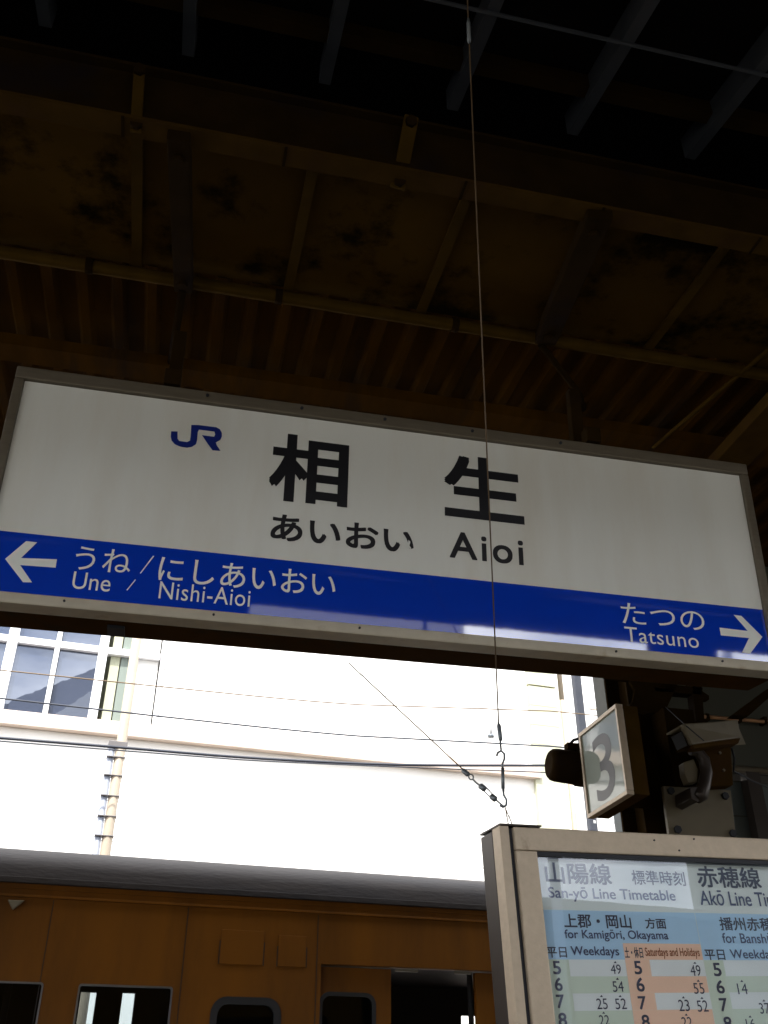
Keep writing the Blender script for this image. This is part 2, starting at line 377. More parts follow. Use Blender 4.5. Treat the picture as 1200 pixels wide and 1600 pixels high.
# corrugated eave boards
yq0, yq1 = pc.y-.01, 4.25
zq0 = zC(yp)+.0
def corr_sheet(x0, x1):
    b = MB(); pitch = .115; n_ = int(round((x1-x0)/pitch)); prof = []
    for j in range(n_):
        xa = x0+j*pitch
        prof += [(xa, 0), (xa+.03, 0), (xa+.045, .028), (xa+.10, .028)]
    prof.append((x0+n_*pitch, 0))
    A = [b.bm.verts.new((x, yq0, zq0+h)) for x, h in prof]; B = [b.bm.verts.new((x, yq1, zq0+h+(yq1-yq0)*s2)) for x, h in prof]
    for i in range(len(prof)-1): b.bm.faces.new((A[i], A[i+1], B[i+1], B[i]))
    return b
x_ = bx0
while x_ < bx1-.1:
    o = corr_sheet(x_+.002, x_+.115*8-.002); o.build('corrugated_sheet', M['corr'], can); x_ += .115*8
MB().box((bx0, yb0, 4.33), (bx1, 4.3, 4.36)).build('roof_covering', M['deck'], can)
pe = at(500, 622, z=zq0-.07)
MB().box((bx0, pe.y, zq0-.05), (bx1, pe.y+.10, zq0+.0)).build('eave_beam', M['corr'], can)
MB().box((bx0, yq1+.005, zq0-.06), (bx1, yq1+.05, 4.36)).build('fascia', M['beam'], can)
# brackets and braces
def brace(p0, p1, wd, th, nm='brace', m='beam_dark', bolts=True):
    p0, p1 = Vector(p0), Vector(p1); d = (p1-p0)
    s_ = Vector((1, 0, 0)); s_ = (s_-d.normalized()*s_.dot(d.normalized())).normalized()
    n_ = d.normalized().cross(s_); n_ = n_ if n_.z < 0 else -n_
    pts = [p0-s_*wd/2, p0+s_*wd/2, p1+s_*wd/2, p1-s_*wd/2]
    o = MB().prism(pts, -n_*th, .004).build(nm, M[m], can)
    if bolts:
        for q in (p0+d*.1, p1-d*.08):
            MB().tube([q-n_*.002, q+n_*.014], .017, 6).build('bolt', M['beam_dark'], o)
    return o
brace(at(938, 345, z=ZF-.03), at(852, 545, z=zP-.035), .075, .05)
brace(at(278, 222, z=ZF-.03), at(286, 462, z=zP-.035), .060, .05)
brace(at(640, 203, z=ZF+.2)+Vector((0, -.03, 0)), at(622, 302, z=ZF-.012), .042, .012, 'hanger_plate', 'batten')
brace(at(218, 118, z=ZF+.2)+Vector((0, -.03, 0)), at(212, 205, z=ZF-.012), .030, .012, 'hanger_plate', 'batten')
# short struts at the eave
MB().tube([at(845, 545, z=zP-.03), at(905, 620, z=zP-.02), at(925, 690, y=3.3)], .012, 8).build('strut', M['beam_dark'], can)
MB().tube([at(285, 455, z=zP-.03), at(262, 605, y=3.0)], .014, 8).build('strut', M['beam_dark'], can)
# transverse beams of the canopy at the right, seen beyond the sign
pa = at(1105, 742, z=3.72); pb = at(1215, 590, z=3.72)
brace((pa.x+.05, 4.15, 3.72), (pa.x+.05, pb.y-.2, 3.72), .14, .05, 'cross_beam', 'beam', False)
MB().tube([at(1020, 700, z=3.86), at(1210, 530, z=3.86)], .008, 8).build('conduit', M['batten'], can)

# ================================================================== STATION NAME SIGN
SF = Frame((0, 2.3, 0), 0, .08, R(-.32))
SF.o = Vector((0, 2.3, 0))
l_ = SF.loc
xl = l_(33, 590)[0]; xr = l_(1150, 737)[0]
ct = (l_(33, 590)[1]+l_(600, 679)[1]+l_(1150, 735)[1])/3
cm = (l_(300, 865)[1]+l_(600, 901)[1]+l_(900, 927)[1]+l_(0, 817)[1]+l_(1200, 947)[1])/5
cb = (l_(300, 955)[1]+l_(600, 988)[1]+l_(900, 1012)[1]+l_(0, 915)[1]+l_(1200, 1032)[1])/5
xl = (l_(33, 590)[0]+l_(2, 780)[0])/2; xr = (l_(1150, 737)[0]+l_(1196, 945)[0])/2
sign = thing('station_name_sign', SF.w((xl+xr)/2, cb, 0), 'wide white hanging station name sign with blue lower band and two arrows', 'station sign')
DEP = .17; FB = .024                             # depth, width of the frame
MB().box((xl, cm, -.010), (xr, ct, 0), 0, SF).build('face_panel', M['acrylic'], sign)
MB().box((xl, cb, -.010), (xr, cm-.0004, 0), 0, SF).build('blue_band', M['blue'], sign)
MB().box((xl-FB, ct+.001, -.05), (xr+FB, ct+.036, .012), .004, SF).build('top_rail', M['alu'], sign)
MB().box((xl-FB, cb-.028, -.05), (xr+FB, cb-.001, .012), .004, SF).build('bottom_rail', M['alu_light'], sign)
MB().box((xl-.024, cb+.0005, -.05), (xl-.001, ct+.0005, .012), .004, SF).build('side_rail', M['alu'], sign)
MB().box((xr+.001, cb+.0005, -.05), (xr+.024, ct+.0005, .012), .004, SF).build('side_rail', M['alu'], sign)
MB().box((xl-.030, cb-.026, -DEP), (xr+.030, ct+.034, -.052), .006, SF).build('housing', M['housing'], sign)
for px in (262, 925):
    a_ = l_(px, 650)[0]
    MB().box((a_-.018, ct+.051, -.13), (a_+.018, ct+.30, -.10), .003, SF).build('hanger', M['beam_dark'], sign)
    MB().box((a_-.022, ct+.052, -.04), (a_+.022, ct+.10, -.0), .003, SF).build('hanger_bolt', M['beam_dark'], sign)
for px in (320, 470, 600, 735, 870):            # screws along the top rail
    a_ = l_(px, 660)[0]
    MB().tube([SF.w(a_, ct+.022, .012), SF.w(a_, ct+.022, .0155)], .0045, 8).build('screw', M['rubber'], sign)
for px in (90, 330, 560, 957, 1120):
    a_ = l_(px, 1000)[0]
    MB().tube([SF.w(a_, cb-.012, .012), SF.w(a_, cb-.012, .015)], .003, 8).build('screw', M['rubber'], sign)
MB().box((l_(180, 960)[0]-.02, cb-.034, -.14), (l_(180, 960)[0]+.02, cb-.0265, -.08), 0, SF).build('latch', M['rubber'], sign)
def sbox(le, ri, top, bot): return (l_(*le)[0], l_(*ri)[0], l_(*bot)[1], l_(*top)[1])
P = SF.w
def stroke(pts, m, parent, n=.001, name='lettering', fr=SF):
    b = MB(); b.poly([fr.w(*fr.loc(*p), n) for p in pts]); b.bm.normal_update(); bmesh.ops.triangulate(b.bm, faces=b.bm.faces); return b.build(name, m, parent)
letter('相', P, sbox((424, 748), (541, 752), (483, 693), (483, 793)), M['ink'], sign, bold=.030)
letter('生', P, sbox((697, 770), (814, 780), (755, 726), (755, 818)), M['ink'], sign, bold=.032)
letter('あいおい', P, sbox((424, 836), (645, 853), (535, 824), (535, 863)), M['ink'], sign, bold=.028)
letter('Aioi', P, sbox((703, 862), (817, 874), (760, 845), (760, 885)), M['ink'], sign, bold=.022, spacing=1.17)
letter('うね', P, sbox((118, 868), (205, 880), (161, 856), (161, 893)), M['letter'], sign)
letter('Une', P, sbox((114, 902), (173, 912), (143, 894), (143, 921)), M['letter'], sign, bold=0)
letter('にしあいおい', P, sbox((249, 889), (524, 922), (386, 889), (386, 927)), M['letter'], sign, bold=.006)
letter('Nishi-Aioi', P, sbox((249, 924), (391, 941), (320, 920), (320, 947)), M['letter'], sign, bold=0, spacing=1.05)
letter('たつの', P, sbox((970, 958), (1100, 968), (1035, 948), (1035, 980)), M['letter'], sign)
letter('Tatsuno', P, sbox((976, 992), (1091, 1000), (1033, 985), (1033, 1008)), M['letter'], sign, bold=0, spacing=1.05)
stroke([(8, 865), (41, 839), (58, 842), (33, 865), (89, 870), (87, 883), (31.5, 876), (50, 904), (36, 903)], M['letter'], sign, name='arrow')
stroke([(1191, 988), (1158, 957), (1146, 956), (1168, 980), (1124, 977), (1126, 989), (1170, 991), (1159, 1014), (1172, 1015)], M['letter'], sign, name='arrow')
stroke([(239, 871), (241, 871.5), (220, 898), (218.5, 897.5)], M['letter'], sign, name='slash')
stroke([(211, 907), (212.5, 907.5), (199, 923.5), (197.5, 923)], M['letter'], sign, name='slash')
jr = [(175, 275), (275, 280), (272, 395), (300, 430), (420, 450), (470, 430), (480, 350), (490, 185), (600, 190), (880, 232), (935, 265), (965, 320), (965, 380), (940, 435), (870, 470), (890, 520), (945, 605), (820, 592), (740, 480), (655, 350), (845, 380), (862, 345), (850, 300), (608, 262), (590, 300), (578, 430), (560, 490), (500, 528), (420, 540), (320, 522), (230, 480), (180, 420), (168, 360)]
stroke([(250+x*.1, 650+y*.1) for x, y in jr], M['logo'], sign, name='logo')
# scuffs where the film of the last kana has chipped
stroke([(638, 853), (641, 856), (639.5, 862), (642.5, 866), (640, 867.5), (637, 860)], M['acrylic'], sign, n=.002, name='chipped_film')

# ================================================================== TIMETABLE BOARD
BF = Frame((0, 2.0, 0), R(5.66), 0, R(-1.99))
bl = lambda px, py: BF.loc(px, py, False)
xo = bl(812, 1420)[0]; xi = bl(850, 1440)[0]
co = (bl(803, 1294)[1]+bl(1000, 1300)[1]+bl(1200, 1309)[1])/3; ci = (bl(838, 1327)[1]+bl(1000, 1335)[1]+bl(1200, 1346)[1])/3
xR = xi+1.15; cB = co-1.15
xo = bl(803, 1296)[0]; xi = bl(841, 1345)[0]
board = thing('timetable_board', BF.w((xo+xR)/2, cB, 0), 'framed railway timetable board hanging from wires in the lower right corner', 'timetable board')
FW = xi-xo
BP = BF.w
MB().box((xo, ci, -.03), (xR+FW, co, .0), .003, BF).build('top_rail', M['gold'], board)
MB().box((xo, cB, -.03), (xi, ci-.0006, .0), .003, BF).build('side_rail', M['gold'], board)
MB().box((xR, cB, -.03), (xR+FW, ci-.0006, .0), .003, BF).build('side_rail', M['gold'], board)
MB().box((xo, cB-.05, -.03), (xR+FW, cB-.0006, .0), .003, BF).build('bottom_rail', M['gold'], board)
MB().box((xo-.010, cB-.05, -.028), (xo-.0005, co-.003, -.010), 0, BF).build('gasket', M['rubber'], board)
MB().box((xo-.033, cB-.05, -.045), (xo-.0105, co+.002, -.004), .002, BF).build('side_channel', M['gold'], board)
MB().box((xo-.033, cB-.05, -.11), (xR+FW, co-.002, -.046), .003, BF).build('case', M['frame_dark'], board)
MB().box((xo-.034, co+.0025, -.11), (xo+.07, co+.006, .0), 0, BF).build('top_cap', M['frame_dark'], board)
MB().box((xi-.001, ci-.010, -.030), (xR, ci-.0008, -.006), 0, BF).build('gasket', M['rubber'], board)
MB().box((xi+.0002, cB, -.030), (xi+.0022, ci-.011, -.006), 0, BF).build('gasket', M['rubber'], board)
for px, py in ((1022, 1313), (1084, 1311), (1061, 1329)):
    a_, c_ = bl(px, py); MB().tube([BP(a_, c_, 0), BP(a_, c_, .002)], .0022, 8).build('screw', M['rubber'], board)
sheet = MB().box((xi-.004, cB, -.040), (xR+.004, ci+.004, -.030), 0, BF).build('backing_sheet', M['p_title'], board)
def bq(a0, a1, c0, c1, m, n, nm='printed_field'):
    return MB().poly([BP(a0, c0, n), BP(a1, c0, n), BP(a1, c1, n), BP(a0, c1, n)]) and None
def field(a0, a1, c0, c1, m, n=-.0296):
    b = MB(); b.poly([BP(a0, c0, n), BP(a1, c0, n), BP(a1, c1, n), BP(a0, c1, n)]); return b.build('printed_field', M[m], sheet)
BS = Frame(BF.o-BF.n*.029, R(5.66), 0, R(-1.99))
def ba(px, py):
    a_, c_ = BS.loc(px, py, False); return a_, c_
# columns measured on the header line, rows on the left block
cA = ba(853, 1484)[0]; cA2 = ba(890, 1512)[0]; cS = ba(975, 1488)[0]; cS2 = ba(1017, 1514)[0]; cN = ba(1098, 1492)[0]; cN2 = ba(1141, 1518)[0]
colw = cN-cA
rB = ba(1000, 1424.5)[1]; rH = ba(1000, 1474)[1]; r5 = ba(1000, 1499.5)[1]; r6 = ba(1000, 1525.5)[1]; r7 = ba(1000, 1551.5)[1]; rh = (r5-r7)/2
for blk in range(4):
    o_ = blk*colw
    if cA+o_ > xR-.05: break
    e = min(cA+o_+colw-.0012, xR)
    left = cA+o_ if blk else xi-.003
    field(left, e, r5, rB, 'p_blue', -.0296)
    field(cS+o_, min(cN+o_-.0012, xR), r5, rH, 'p_orange', -.0290)
    for r in range(16):
        t0 = r5-r*rh; t1 = max(t0-rh, cB)
        if t0 <= cB: break
        field(left, cA2+o_, t1, t0-.0002, 'p_green', -.0296)
        field(cA2+o_+.0003, cS+o_-.0003, t1, t0-.0002, 'p_green' if r % 2 else 'paper', -.0296)
        if cS2+o_ < xR:
            field(cS+o_, cS2+o_-.0003, t1, t0-.0002, 'p_orange', -.0292)
            field(cS2+o_, min(cN+o_-.0012, xR), t1, t0-.0002, 'p_orange' if r % 2 else 'paper', -.0296)
def bt(txt, x0, x1, y0, y1, m='p_ink', bold=0, sp=1, n=-.0284, latin=True):
    ym_ = (y0+y1)/2; xm_ = (x0+x1)/2; k = .018
    a0 = ba(x0, ym_-(x1-x0)*k)[0]; a1 = ba(x1, ym_+(x1-x0)*k)[0]; c0 = ba(xm_, y1)[1]; c1 = ba(xm_, y0)[1]
    if a0 > xR: return
    return letter(txt, BP, (a0, a1, c0, c1), M[m], sheet, n=n, bold=bold, spacing=sp, latin=latin, split=False)
bt('山陽線', 852, 954, 1349, 1381, bold=.02)
bt('標準時刻', 987, 1070, 1361, 1383, bold=.01)
bt('赤穂線', 1089, 1187, 1355, 1387, bold=.02)
bt('San-yō Line Timetable', 857, 1055, 1388, 1410, 'p_ink2', bold=.012)
bt('Akō Line Timetable', 1093, 1263, 1393, 1416, 'p_ink2', bold=.012)
bt('上郡・岡山', 881, 985.5, 1429, 1450, bold=.02)
bt('方面', 1008, 1040, 1435, 1451, bold=.02)
bt('for Kamigōri, Okayama', 882, 1044, 1453, 1471, 'p_ink2', bold=.012)
bt('播州赤穂', 1124, 1207, 1434, 1454, bold=.02)
bt('方面', 1230, 1262, 1442, 1458, bold=.02)
bt('for Banshū-Akō', 1128, 1243, 1458, 1474, 'p_ink2', bold=.012)
bt('平日', 854, 885, 1480, 1496, bold=.02); bt('Weekdays', 892, 967, 1479, 1497, 'p_ink2', bold=.014)
bt('土・休日', 976, 1004, 1480, 1497, bold=.015); bt('Saturdays and Holidays', 1008, 1093, 1481, 1498, 'p_orange_ink', bold=.012)
bt('平日', 1101, 1132, 1484, 1500, bold=.02); bt('Weekdays', 1141, 1217, 1484, 1502, 'p_ink2', bold=.014)
for t_, x0, x1, y0, y1 in (('5', 864, 875.5, 1502, 1522), ('6', 867, 878, 1528, 1548), ('7', 869.5, 881, 1554.5, 1575), ('8', 873, 885, 1583, 1604),
                           ('5', 991, 1002, 1502, 1522), ('6', 994.5, 1006, 1528, 1549), ('7', 997.5, 1009, 1557, 1577), ('8', 1003, 1014.5, 1586, 1606),
                           ('5', 1114.5, 1126, 1505, 1525), ('6', 1119.5, 1131, 1532, 1552), ('7', 1124.5, 1136, 1560, 1580), ('8', 1131, 1143, 1589, 1609)):
    bt(t_, x0, x1, y0, y1, bold=.03)
for t_, x0, x1, y0, y1 in (('49', 954, 970, 1507, 1522), ('54', 957, 974, 1533, 1550), ('25', 932, 949, 1560, 1577), ('52', 961, 978.5, 1560, 1577), ('22', 936, 952, 1586, 1602),
                           ('49', 1078.5, 1094.5, 1508, 1525), ('55', 1083.5, 1100, 1536, 1553), ('23', 1060, 1077, 1562, 1580), ('52', 1089, 1106, 1563, 1581), ('22', 1065, 1081, 1589, 1605),
                           ('14', 1152, 1167.5, 1536.5, 1553.5), ('37', 1186.5, 1202, 1567, 1584), ('16', 1165.5, 1180, 1592, 1608)):
    bt(t_, x0, x1, y0, y1, bold=.0)
    xm_ = (x0+x1)/2-1; b = MB(); b.poly([BP(*ba(xm_-2.4, y0-2.2), -.0284), BP(*ba(xm_+2.4, y0-2.0), -.0284), BP(*ba(xm_, y0-5.5), -.0284)]); b.build('tick_mark', M['p_ink'], sheet)
MB().box((xi-.002, cB+.001, -.016), (xR-.001, ci-.0105, -.012), 0, BF).build('glass_pane', M['pane'], board)

# wires that carry the board
hk = BF.w(bl(790, 1256)[0], bl(790, 1256)[1], -.05)
wy = hk.y
def W(px, py, y): return at(px, py, y=y, ub=False)
wire = thing('suspension_wire', hk, 'thin upright steel wire crossing the sign face down to the timetable board', 'wire')
zt = 4.05
p_top = W(729, -30, 1.15); p_b = W(779, 1129, wy)
def near(px, py):                                # the spot of the wire seen at this pixel
    d = ray(px, py, False).normalized(); u = (p_b-p_top).normalized(); w0 = p_top-CAM; b_ = u.dot(d)
    return p_top+u*((b_*d.dot(w0)-u.dot(w0))/(1-b_*b_))
MB().tube([p_top, p_b], .0017, 6).build('wire', M['wire'], wire)
MB().tube([near(732, 28), near(733, 36), near(734.5, 62), near(735, 68)], [.0022, .0048, .0048, .0022], 8).build('wire_grip', M['fitting'], wire)
MB().tube([W(779, 1131, wy), W(779.5, 1134, wy), W(782, 1154, wy), W(782, 1158, wy)], [.003, .0055, .0055, .003], 8).build('ferrule', M['fitting'], wire)
MB().tube([W(778.5, 1128, wy), W(783, 1172, wy)], .0024, 6).build('shank', M['fitting'], wire)
MB().tube([W(776, 1181, wy), W(778, 1176, wy), W(783, 1173, wy), W(788, 1178, wy), W(788, 1186, wy), W(785, 1194, wy), W(785.5, 1203, wy)], .0028, 8).build('upper_hook', M['fitting'], wire)
MB().tube([W(785.5, 1200, wy), W(786, 1232, wy)], .0042, 8).build('turnbuckle_body', M['fitting'], wire)
MB().tube([W(786, 1230, wy), W(787, 1242, wy), W(791.5, 1250, wy), W(791, 1258, wy), W(786, 1261, wy), W(781, 1258, wy)], .0028, 8).build('lower_hook', M['fitting'], wire)
loop = MB(); loop.tube([W(789, 1259, wy), W(795, 1292, wy+.01)], .0012, 6); loop.tube([W(788, 1259, wy), W(803, 1294, wy+.01)], .0012, 6); loop.build('wire_loop', M['wire'], wire)
st = thing('stay_wire', hk+Vector((-.1, 0, .1)), 'slanting stay wire with turnbuckle running up from the board corner to the sign underside', 'wire')
pA = at(545, 1038, y=2.5)
def D(px, py): 
    t = (790-px)/(790-545); return at(px, py, y=wy+(2.5-wy)*t, ub=False)
MB().tube([D(545, 1036), D(722, 1201)], .0018, 6).build('wire', M['wire'], st)
MB().tube([D(722, 1201), D(724, 1204), D(731, 1210), D(733, 1212)], [.002, .006, .006, .002], 8).build('ferrule', M['fitting'], st)
ring = []
c0 = D(736, 1214)
for k in range(13):
    t = 2*math.pi*k/12; ring.append(D(736+3.4*math.cos(t)+1.5*math.sin(t), 1214+4*math.sin(t)-1.0*math.cos(t)))
MB().tube(ring, .0016, 6, False).build('thimble_ring', M['fitting'], st)
MB().tube([D(739, 1218), D(744, 1223), D(752, 1229)], .0022, 6).build('shackle', M['fitting'], st)
MB().tube([D(750, 1227), D(751, 1228), D(757, 1233), D(758, 1234)], [.003, .007, .007, .003], 8).build('turnbuckle_end', M['fitting'], st)
MB().tube([D(767, 1243), D(768, 1244), D(774, 1249), D(775, 1250)], [.003, .007, .007, .003], 8).build('turnbuckle_end', M['fitting'], st)
MB().tube([D(754, 1234), D(769, 1248)], .0016, 6).build('turnbuckle_bar', M['fitting'], st)
MB().tube([D(759, 1230), D(773, 1244)], .0016, 6).build('turnbuckle_bar', M['fitting'], st)
MB().tube([D(775, 1250), D(781, 1255), D(787, 1260)], .0022, 6).build('end_hook', M['fitting'], st)

# ================================================================== PILLAR, NUMBER BOX, CAMERA
PY = 3.45
pcol = thing('platform_pillar', (at(1022, 1200, y=PY).x, PY+.1, 0), 'dark brown steel pillar behind the number 3 box and camera', 'pillar')
x0_, x1_ = at(996, 1200, y=PY).x, at(1043, 1200, y=PY).x
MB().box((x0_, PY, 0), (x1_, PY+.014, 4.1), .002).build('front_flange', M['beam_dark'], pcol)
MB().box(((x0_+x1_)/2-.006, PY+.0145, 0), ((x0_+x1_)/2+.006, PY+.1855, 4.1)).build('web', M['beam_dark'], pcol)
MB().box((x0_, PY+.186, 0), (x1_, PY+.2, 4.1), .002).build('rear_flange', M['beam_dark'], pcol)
MB().box((x0_-.05, PY-.05, 0), (x1_+.05, PY+.25, .02)).build('base_plate', M['beam_dark'], pcol)
MB().box((x1_-.003, PY-.004, 1.9), (x1_+.004, PY-.0005, 4.1)).build('edge_strip', M['pipe'], pcol)  # light along the flange edge painted as a bright strip
q = lambda px, py, y=PY-.02: at(px, py, y=y)
MB().prism([q(1003, 1122), q(965, 1100), q(975, 1112), q(1003, 1150)], Vector((0, .02, 0))).build('gusset', M['beam_dark'], pcol)
MB().prism([q(945, 1062), q(1060, 1066), q(1040, 1110), q(1004, 1118), q(978, 1112), q(989, 1098), q(992, 1080), q(984, 1066)], Vector((0, .02, 0))).build('gusset', M['beam_dark'], pcol)
MB().prism([q(1020, 1068), q(1098, 1072), q(1097, 1083), q(1024, 1080)], Vector((0, .05, 0))).build('arm', M['beam_dark'], pcol)
MB().prism([q(1081, 1066), q(1096, 1067), q(1101, 1126), q(1088, 1124)], Vector((0, .05, 0))).build('drop_arm', M['beam_dark'], pcol)
MB().prism([q(1095, 1076), q(1108, 1084), q(1108, 1090), q(1098, 1092)], Vector((0, .03, 0))).build('bracket', M['beam_dark'], pcol)
MB().prism([q(1145, 1112), q(1200, 1068), q(1225, 1060), q(1170, 1112)], Vector((0, .05, 0))).build('diagonal_arm', M['beam_dark'], pcol)

# number box: its face looks along the platform
xb = at(944, 1195, y=3.30).x
c4 = [at(*p, x=xb) for p in ((905, 1149), (965, 1107), (984, 1248), (921, 1278))]
yfar = (c4[0].y+c4[3].y)/2; ynear = (c4[1].y+c4[2].y)/2; zt_ = (c4[0].z+c4[1].z)/2; zb_ = (c4[2].z+c4[3].z)/2
nb = thing('platform_number_box', (xb+.06, (yfar+ynear)/2, zb_), 'small box sign with number 3 fixed to the dark pillar', 'number sign')
XW = at(1010, 1200, y=ynear).x; XG = x0_-.002
fr_ = .014
MB().box((xb+.006, ynear+.002, zb_+.002), (XW, yfar-.002, zt_-.002), .004).build('housing', M['beam'], nb)
for lo, hi in (((xb-.008, ynear, zt_-fr_), (xb+.02, yfar, zt_+.001)), ((xb-.008, ynear, zb_-.001), (xb+.02, yfar, zb_+fr_)),
               ((xb-.008, ynear-.001, zb_+fr_+.0004), (xb+.02, ynear+fr_*.8, zt_-fr_-.0004)), ((xb-.008, yfar-fr_, zb_+fr_+.0004), (xb+.02, yfar+.001, zt_-fr_-.0004))):
    MB().box(lo, hi, .002).build('frame_rail', M['gold'], nb)
fp = MB().box((xb-.001, ynear+fr_*.8, zb_+fr_), (xb+.004, yfar-fr_, zt_-fr_)).build('face_panel', mat('grey_acrylic', (.30, .33, .29), .05, var=.04, bump=.03, bscale=9, spec=.6, coat=.15), nb)
yl_, yr_ = at(932, 1210, x=xb).y, at(957, 1190, x=xb).y
zz1 = at(944, 1147, x=xb).z; zz0 = at(950, 1250, x=xb).z
letter('3', lambda a, c, n: Vector((xb-.0015, a, c)), (yl_+.012, yr_-.008, zz0, zz1), M['ink'], nb, name='numeral', bold=.01, latin=False)
MB().box((XW+.001, PY-.02, zb_+.04), (XG+.03, PY-.002, zt_-.04), .002).build('bracket', M['beam_dark'], nb)
# drum shaped fitting on the far side
dr = thing('barrel_housing', at(880, 1200, y=yfar+.12), 'dark rounded barrel-shaped housing left of the number 3 box', 'speaker')
ya = yfar+.10; p0 = at(857, 1200, y=ya); p1 = at(912, 1206, y=ya)
dd = (p1-p0); r_ = (at(880, 1172, y=ya).z-at(880, 1227, y=ya).z)/2
MB().tube([p0+dd*.0, p0+dd*.03, p0+dd*.10, p0+dd*.2, p0+dd*.7, p0+dd*.78, p0+dd*.8, p0+dd*1.0], [r_*.6, r_*.74, r_*.86, r_*.9, r_*.93, r_*.93, r_*1.0, r_*1.0], 28).build('barrel', M['beam_dark'], dr, False)
MB().box((p0.x+dd.x*.55, ya-.02, p0.z+r_*.9), (XW, ya+.02, p0.z+r_*1.25), .003).build('mount_arm', M['beam_dark'], dr)
MB().tube([p0+Vector((dd.x*.6, 0, r_*1.1)), p0+Vector((dd.x*.8, 0, r_*1.5)), p0+Vector((dd.x*1.1, 0, r_*1.7))], .006, 8).build('bracket_rod', M['rubber'], dr)

# mounting plate and camera
KY = 3.32
k_ = lambda px, py, y=KY: at(px, py, y=y)
mp_ = thing('mounting_plate', k_(1093, 1300), 'beige square steel plate with four dark bolts beside the pillar', 'plate')
pts = [k_(1036, 1228), k_(1142, 1230), k_(1152, 1318), k_(1048, 1318)]
MB().prism(pts, Vector((0, .02, 0)), .003).build('plate', M['cream_steel'], mp_)
for px, py in ((1047, 1236), (1132, 1240), (1058, 1296), (1144, 1298)):
    c = k_(px, py, KY-.001); MB().tube([c, c+Vector((0, -.012, 0))], .0145, 6).build('bolt', M['rubber'], mp_)
MB().box((k_(1070, 1290).x, KY+.021, 2.0), (k_(1120, 1290).x, PY+.05, 2.9), .003).build('stand_off', M['beam_dark'], mp_)
cc = thing('security_camera', k_(1100, 1200), 'beige boxy security camera with sloping hood above the bolted plate', 'camera')
f4 = [k_(1041, 1147, 3.12), k_(1068, 1132, 3.12), k_(1081, 1168, 3.12), k_(1055, 1179, 3.12)]
ax = (k_(1158, 1150, 3.30)-k_(1078, 1160, 3.12))
body = MB().prism([k_(1046, 1150, 3.125), k_(1068, 1138, 3.125), k_(1079, 1167, 3.125), k_(1057, 1176, 3.125)], ax*.95, .004).build('body', M['beam_dark'], cc)
MB().prism([Vector(p) for p in (f4[0]+Vector((0, 0, .002)), f4[1]+Vector((0, 0, .006)), f4[2]+Vector((.006, 0, 0)), f4[2]+Vector((.001, 0, .001)), f4[1]+Vector((-.002, 0, -.004)), f4[0]+Vector((0, 0, -.004)))], ax*1.03, 0).build('hood', M['cream_steel'], cc)
hp = [k_(1066, 1131, 3.10), k_(1153, 1119, 3.2), k_(1157, 1147, 3.2), k_(1082, 1161, 3.10)]
MB().prism(hp, Vector((.0, .05, .004)), .004).build('side_cover', M['cream_steel'], cc)
lp = [k_(1082, 1161.5, 3.10), k_(1157, 1147.5, 3.2), k_(1154, 1156, 3.21), k_(1084, 1168, 3.11)]
MB().prism(lp, Vector((.0, .05, .0)), .002).build('lower_lip', M['beam'], cc)
MB().prism([k_(1049, 1152, 3.118), k_(1066, 1142, 3.118), k_(1074, 1164, 3.118), k_(1058, 1172, 3.118)], Vector((-.003, -.004, 0))).build('lens_window', M['seal'], cc)
MB().prism([k_(1098, 1164, 3.25), k_(1142, 1158, 3.25), k_(1146, 1222, 3.25), k_(1102, 1226, 3.25)], Vector((0, .06, 0)), .005).build('junction_box', M['beam'], cc)
for px, py in ((1124, 1173), (1130, 1200)):
    c = k_(px, py, 3.249); MB().tube([c, c+Vector((0, -.008, 0))], .0055, 6).build('bolt', M['alu'], cc)
arc = [k_(1078, 1172, 3.2), k_(1090, 1172, 3.2), k_(1100, 1184, 3.2), k_(1104, 1204, 3.2), k_(1100, 1224, 3.2), k_(1094, 1240, 3.2), k_(1088, 1246, 3.2)]
MB().tube(arc, [.016, .021, .022, .022, .024, .028, .02], 12).build('mount_arm', M['frame_dark'], cc)
MB().prism([k_(1078, 1228, 3.19), k_(1103, 1222, 3.19), k_(1102, 1244, 3.19), k_(1090, 1251, 3.19), k_(1080, 1246, 3.19)], Vector((0, .12, 0)), .004).build('mount_block', M['frame_dark'], cc)
MB().prism([k_(1068, 1190, 3.22), k_(1084, 1184, 3.22), k_(1091, 1200, 3.22), k_(1090, 1220, 3.22), k_(1076, 1222, 3.22), k_(1070, 1208, 3.22)], Vector((0, .04, 0)), .004).build('cable_gland', M['cream_steel'], cc)  # beige block put in for the light gap inside the bracket
cab = MB(); cab.tube([k_(1143, 1164, 3.25), k_(1148, 1180, 3.26), k_(1146, 1200, 3.27), k_(1160, 1206, 3.4), k_(1176, 1214, 3.6), k_(1200, 1222, 3.9)], .004, 6)
cab.build('cable', M['rubber'], cc)
cw = MB(); cw.tube([k_(1040, 1105, 3.35), k_(1075, 1135, 3.09), k_(1100, 1155, 3.09)], .002, 6); cw.build('cable', M['rubber'], cc)

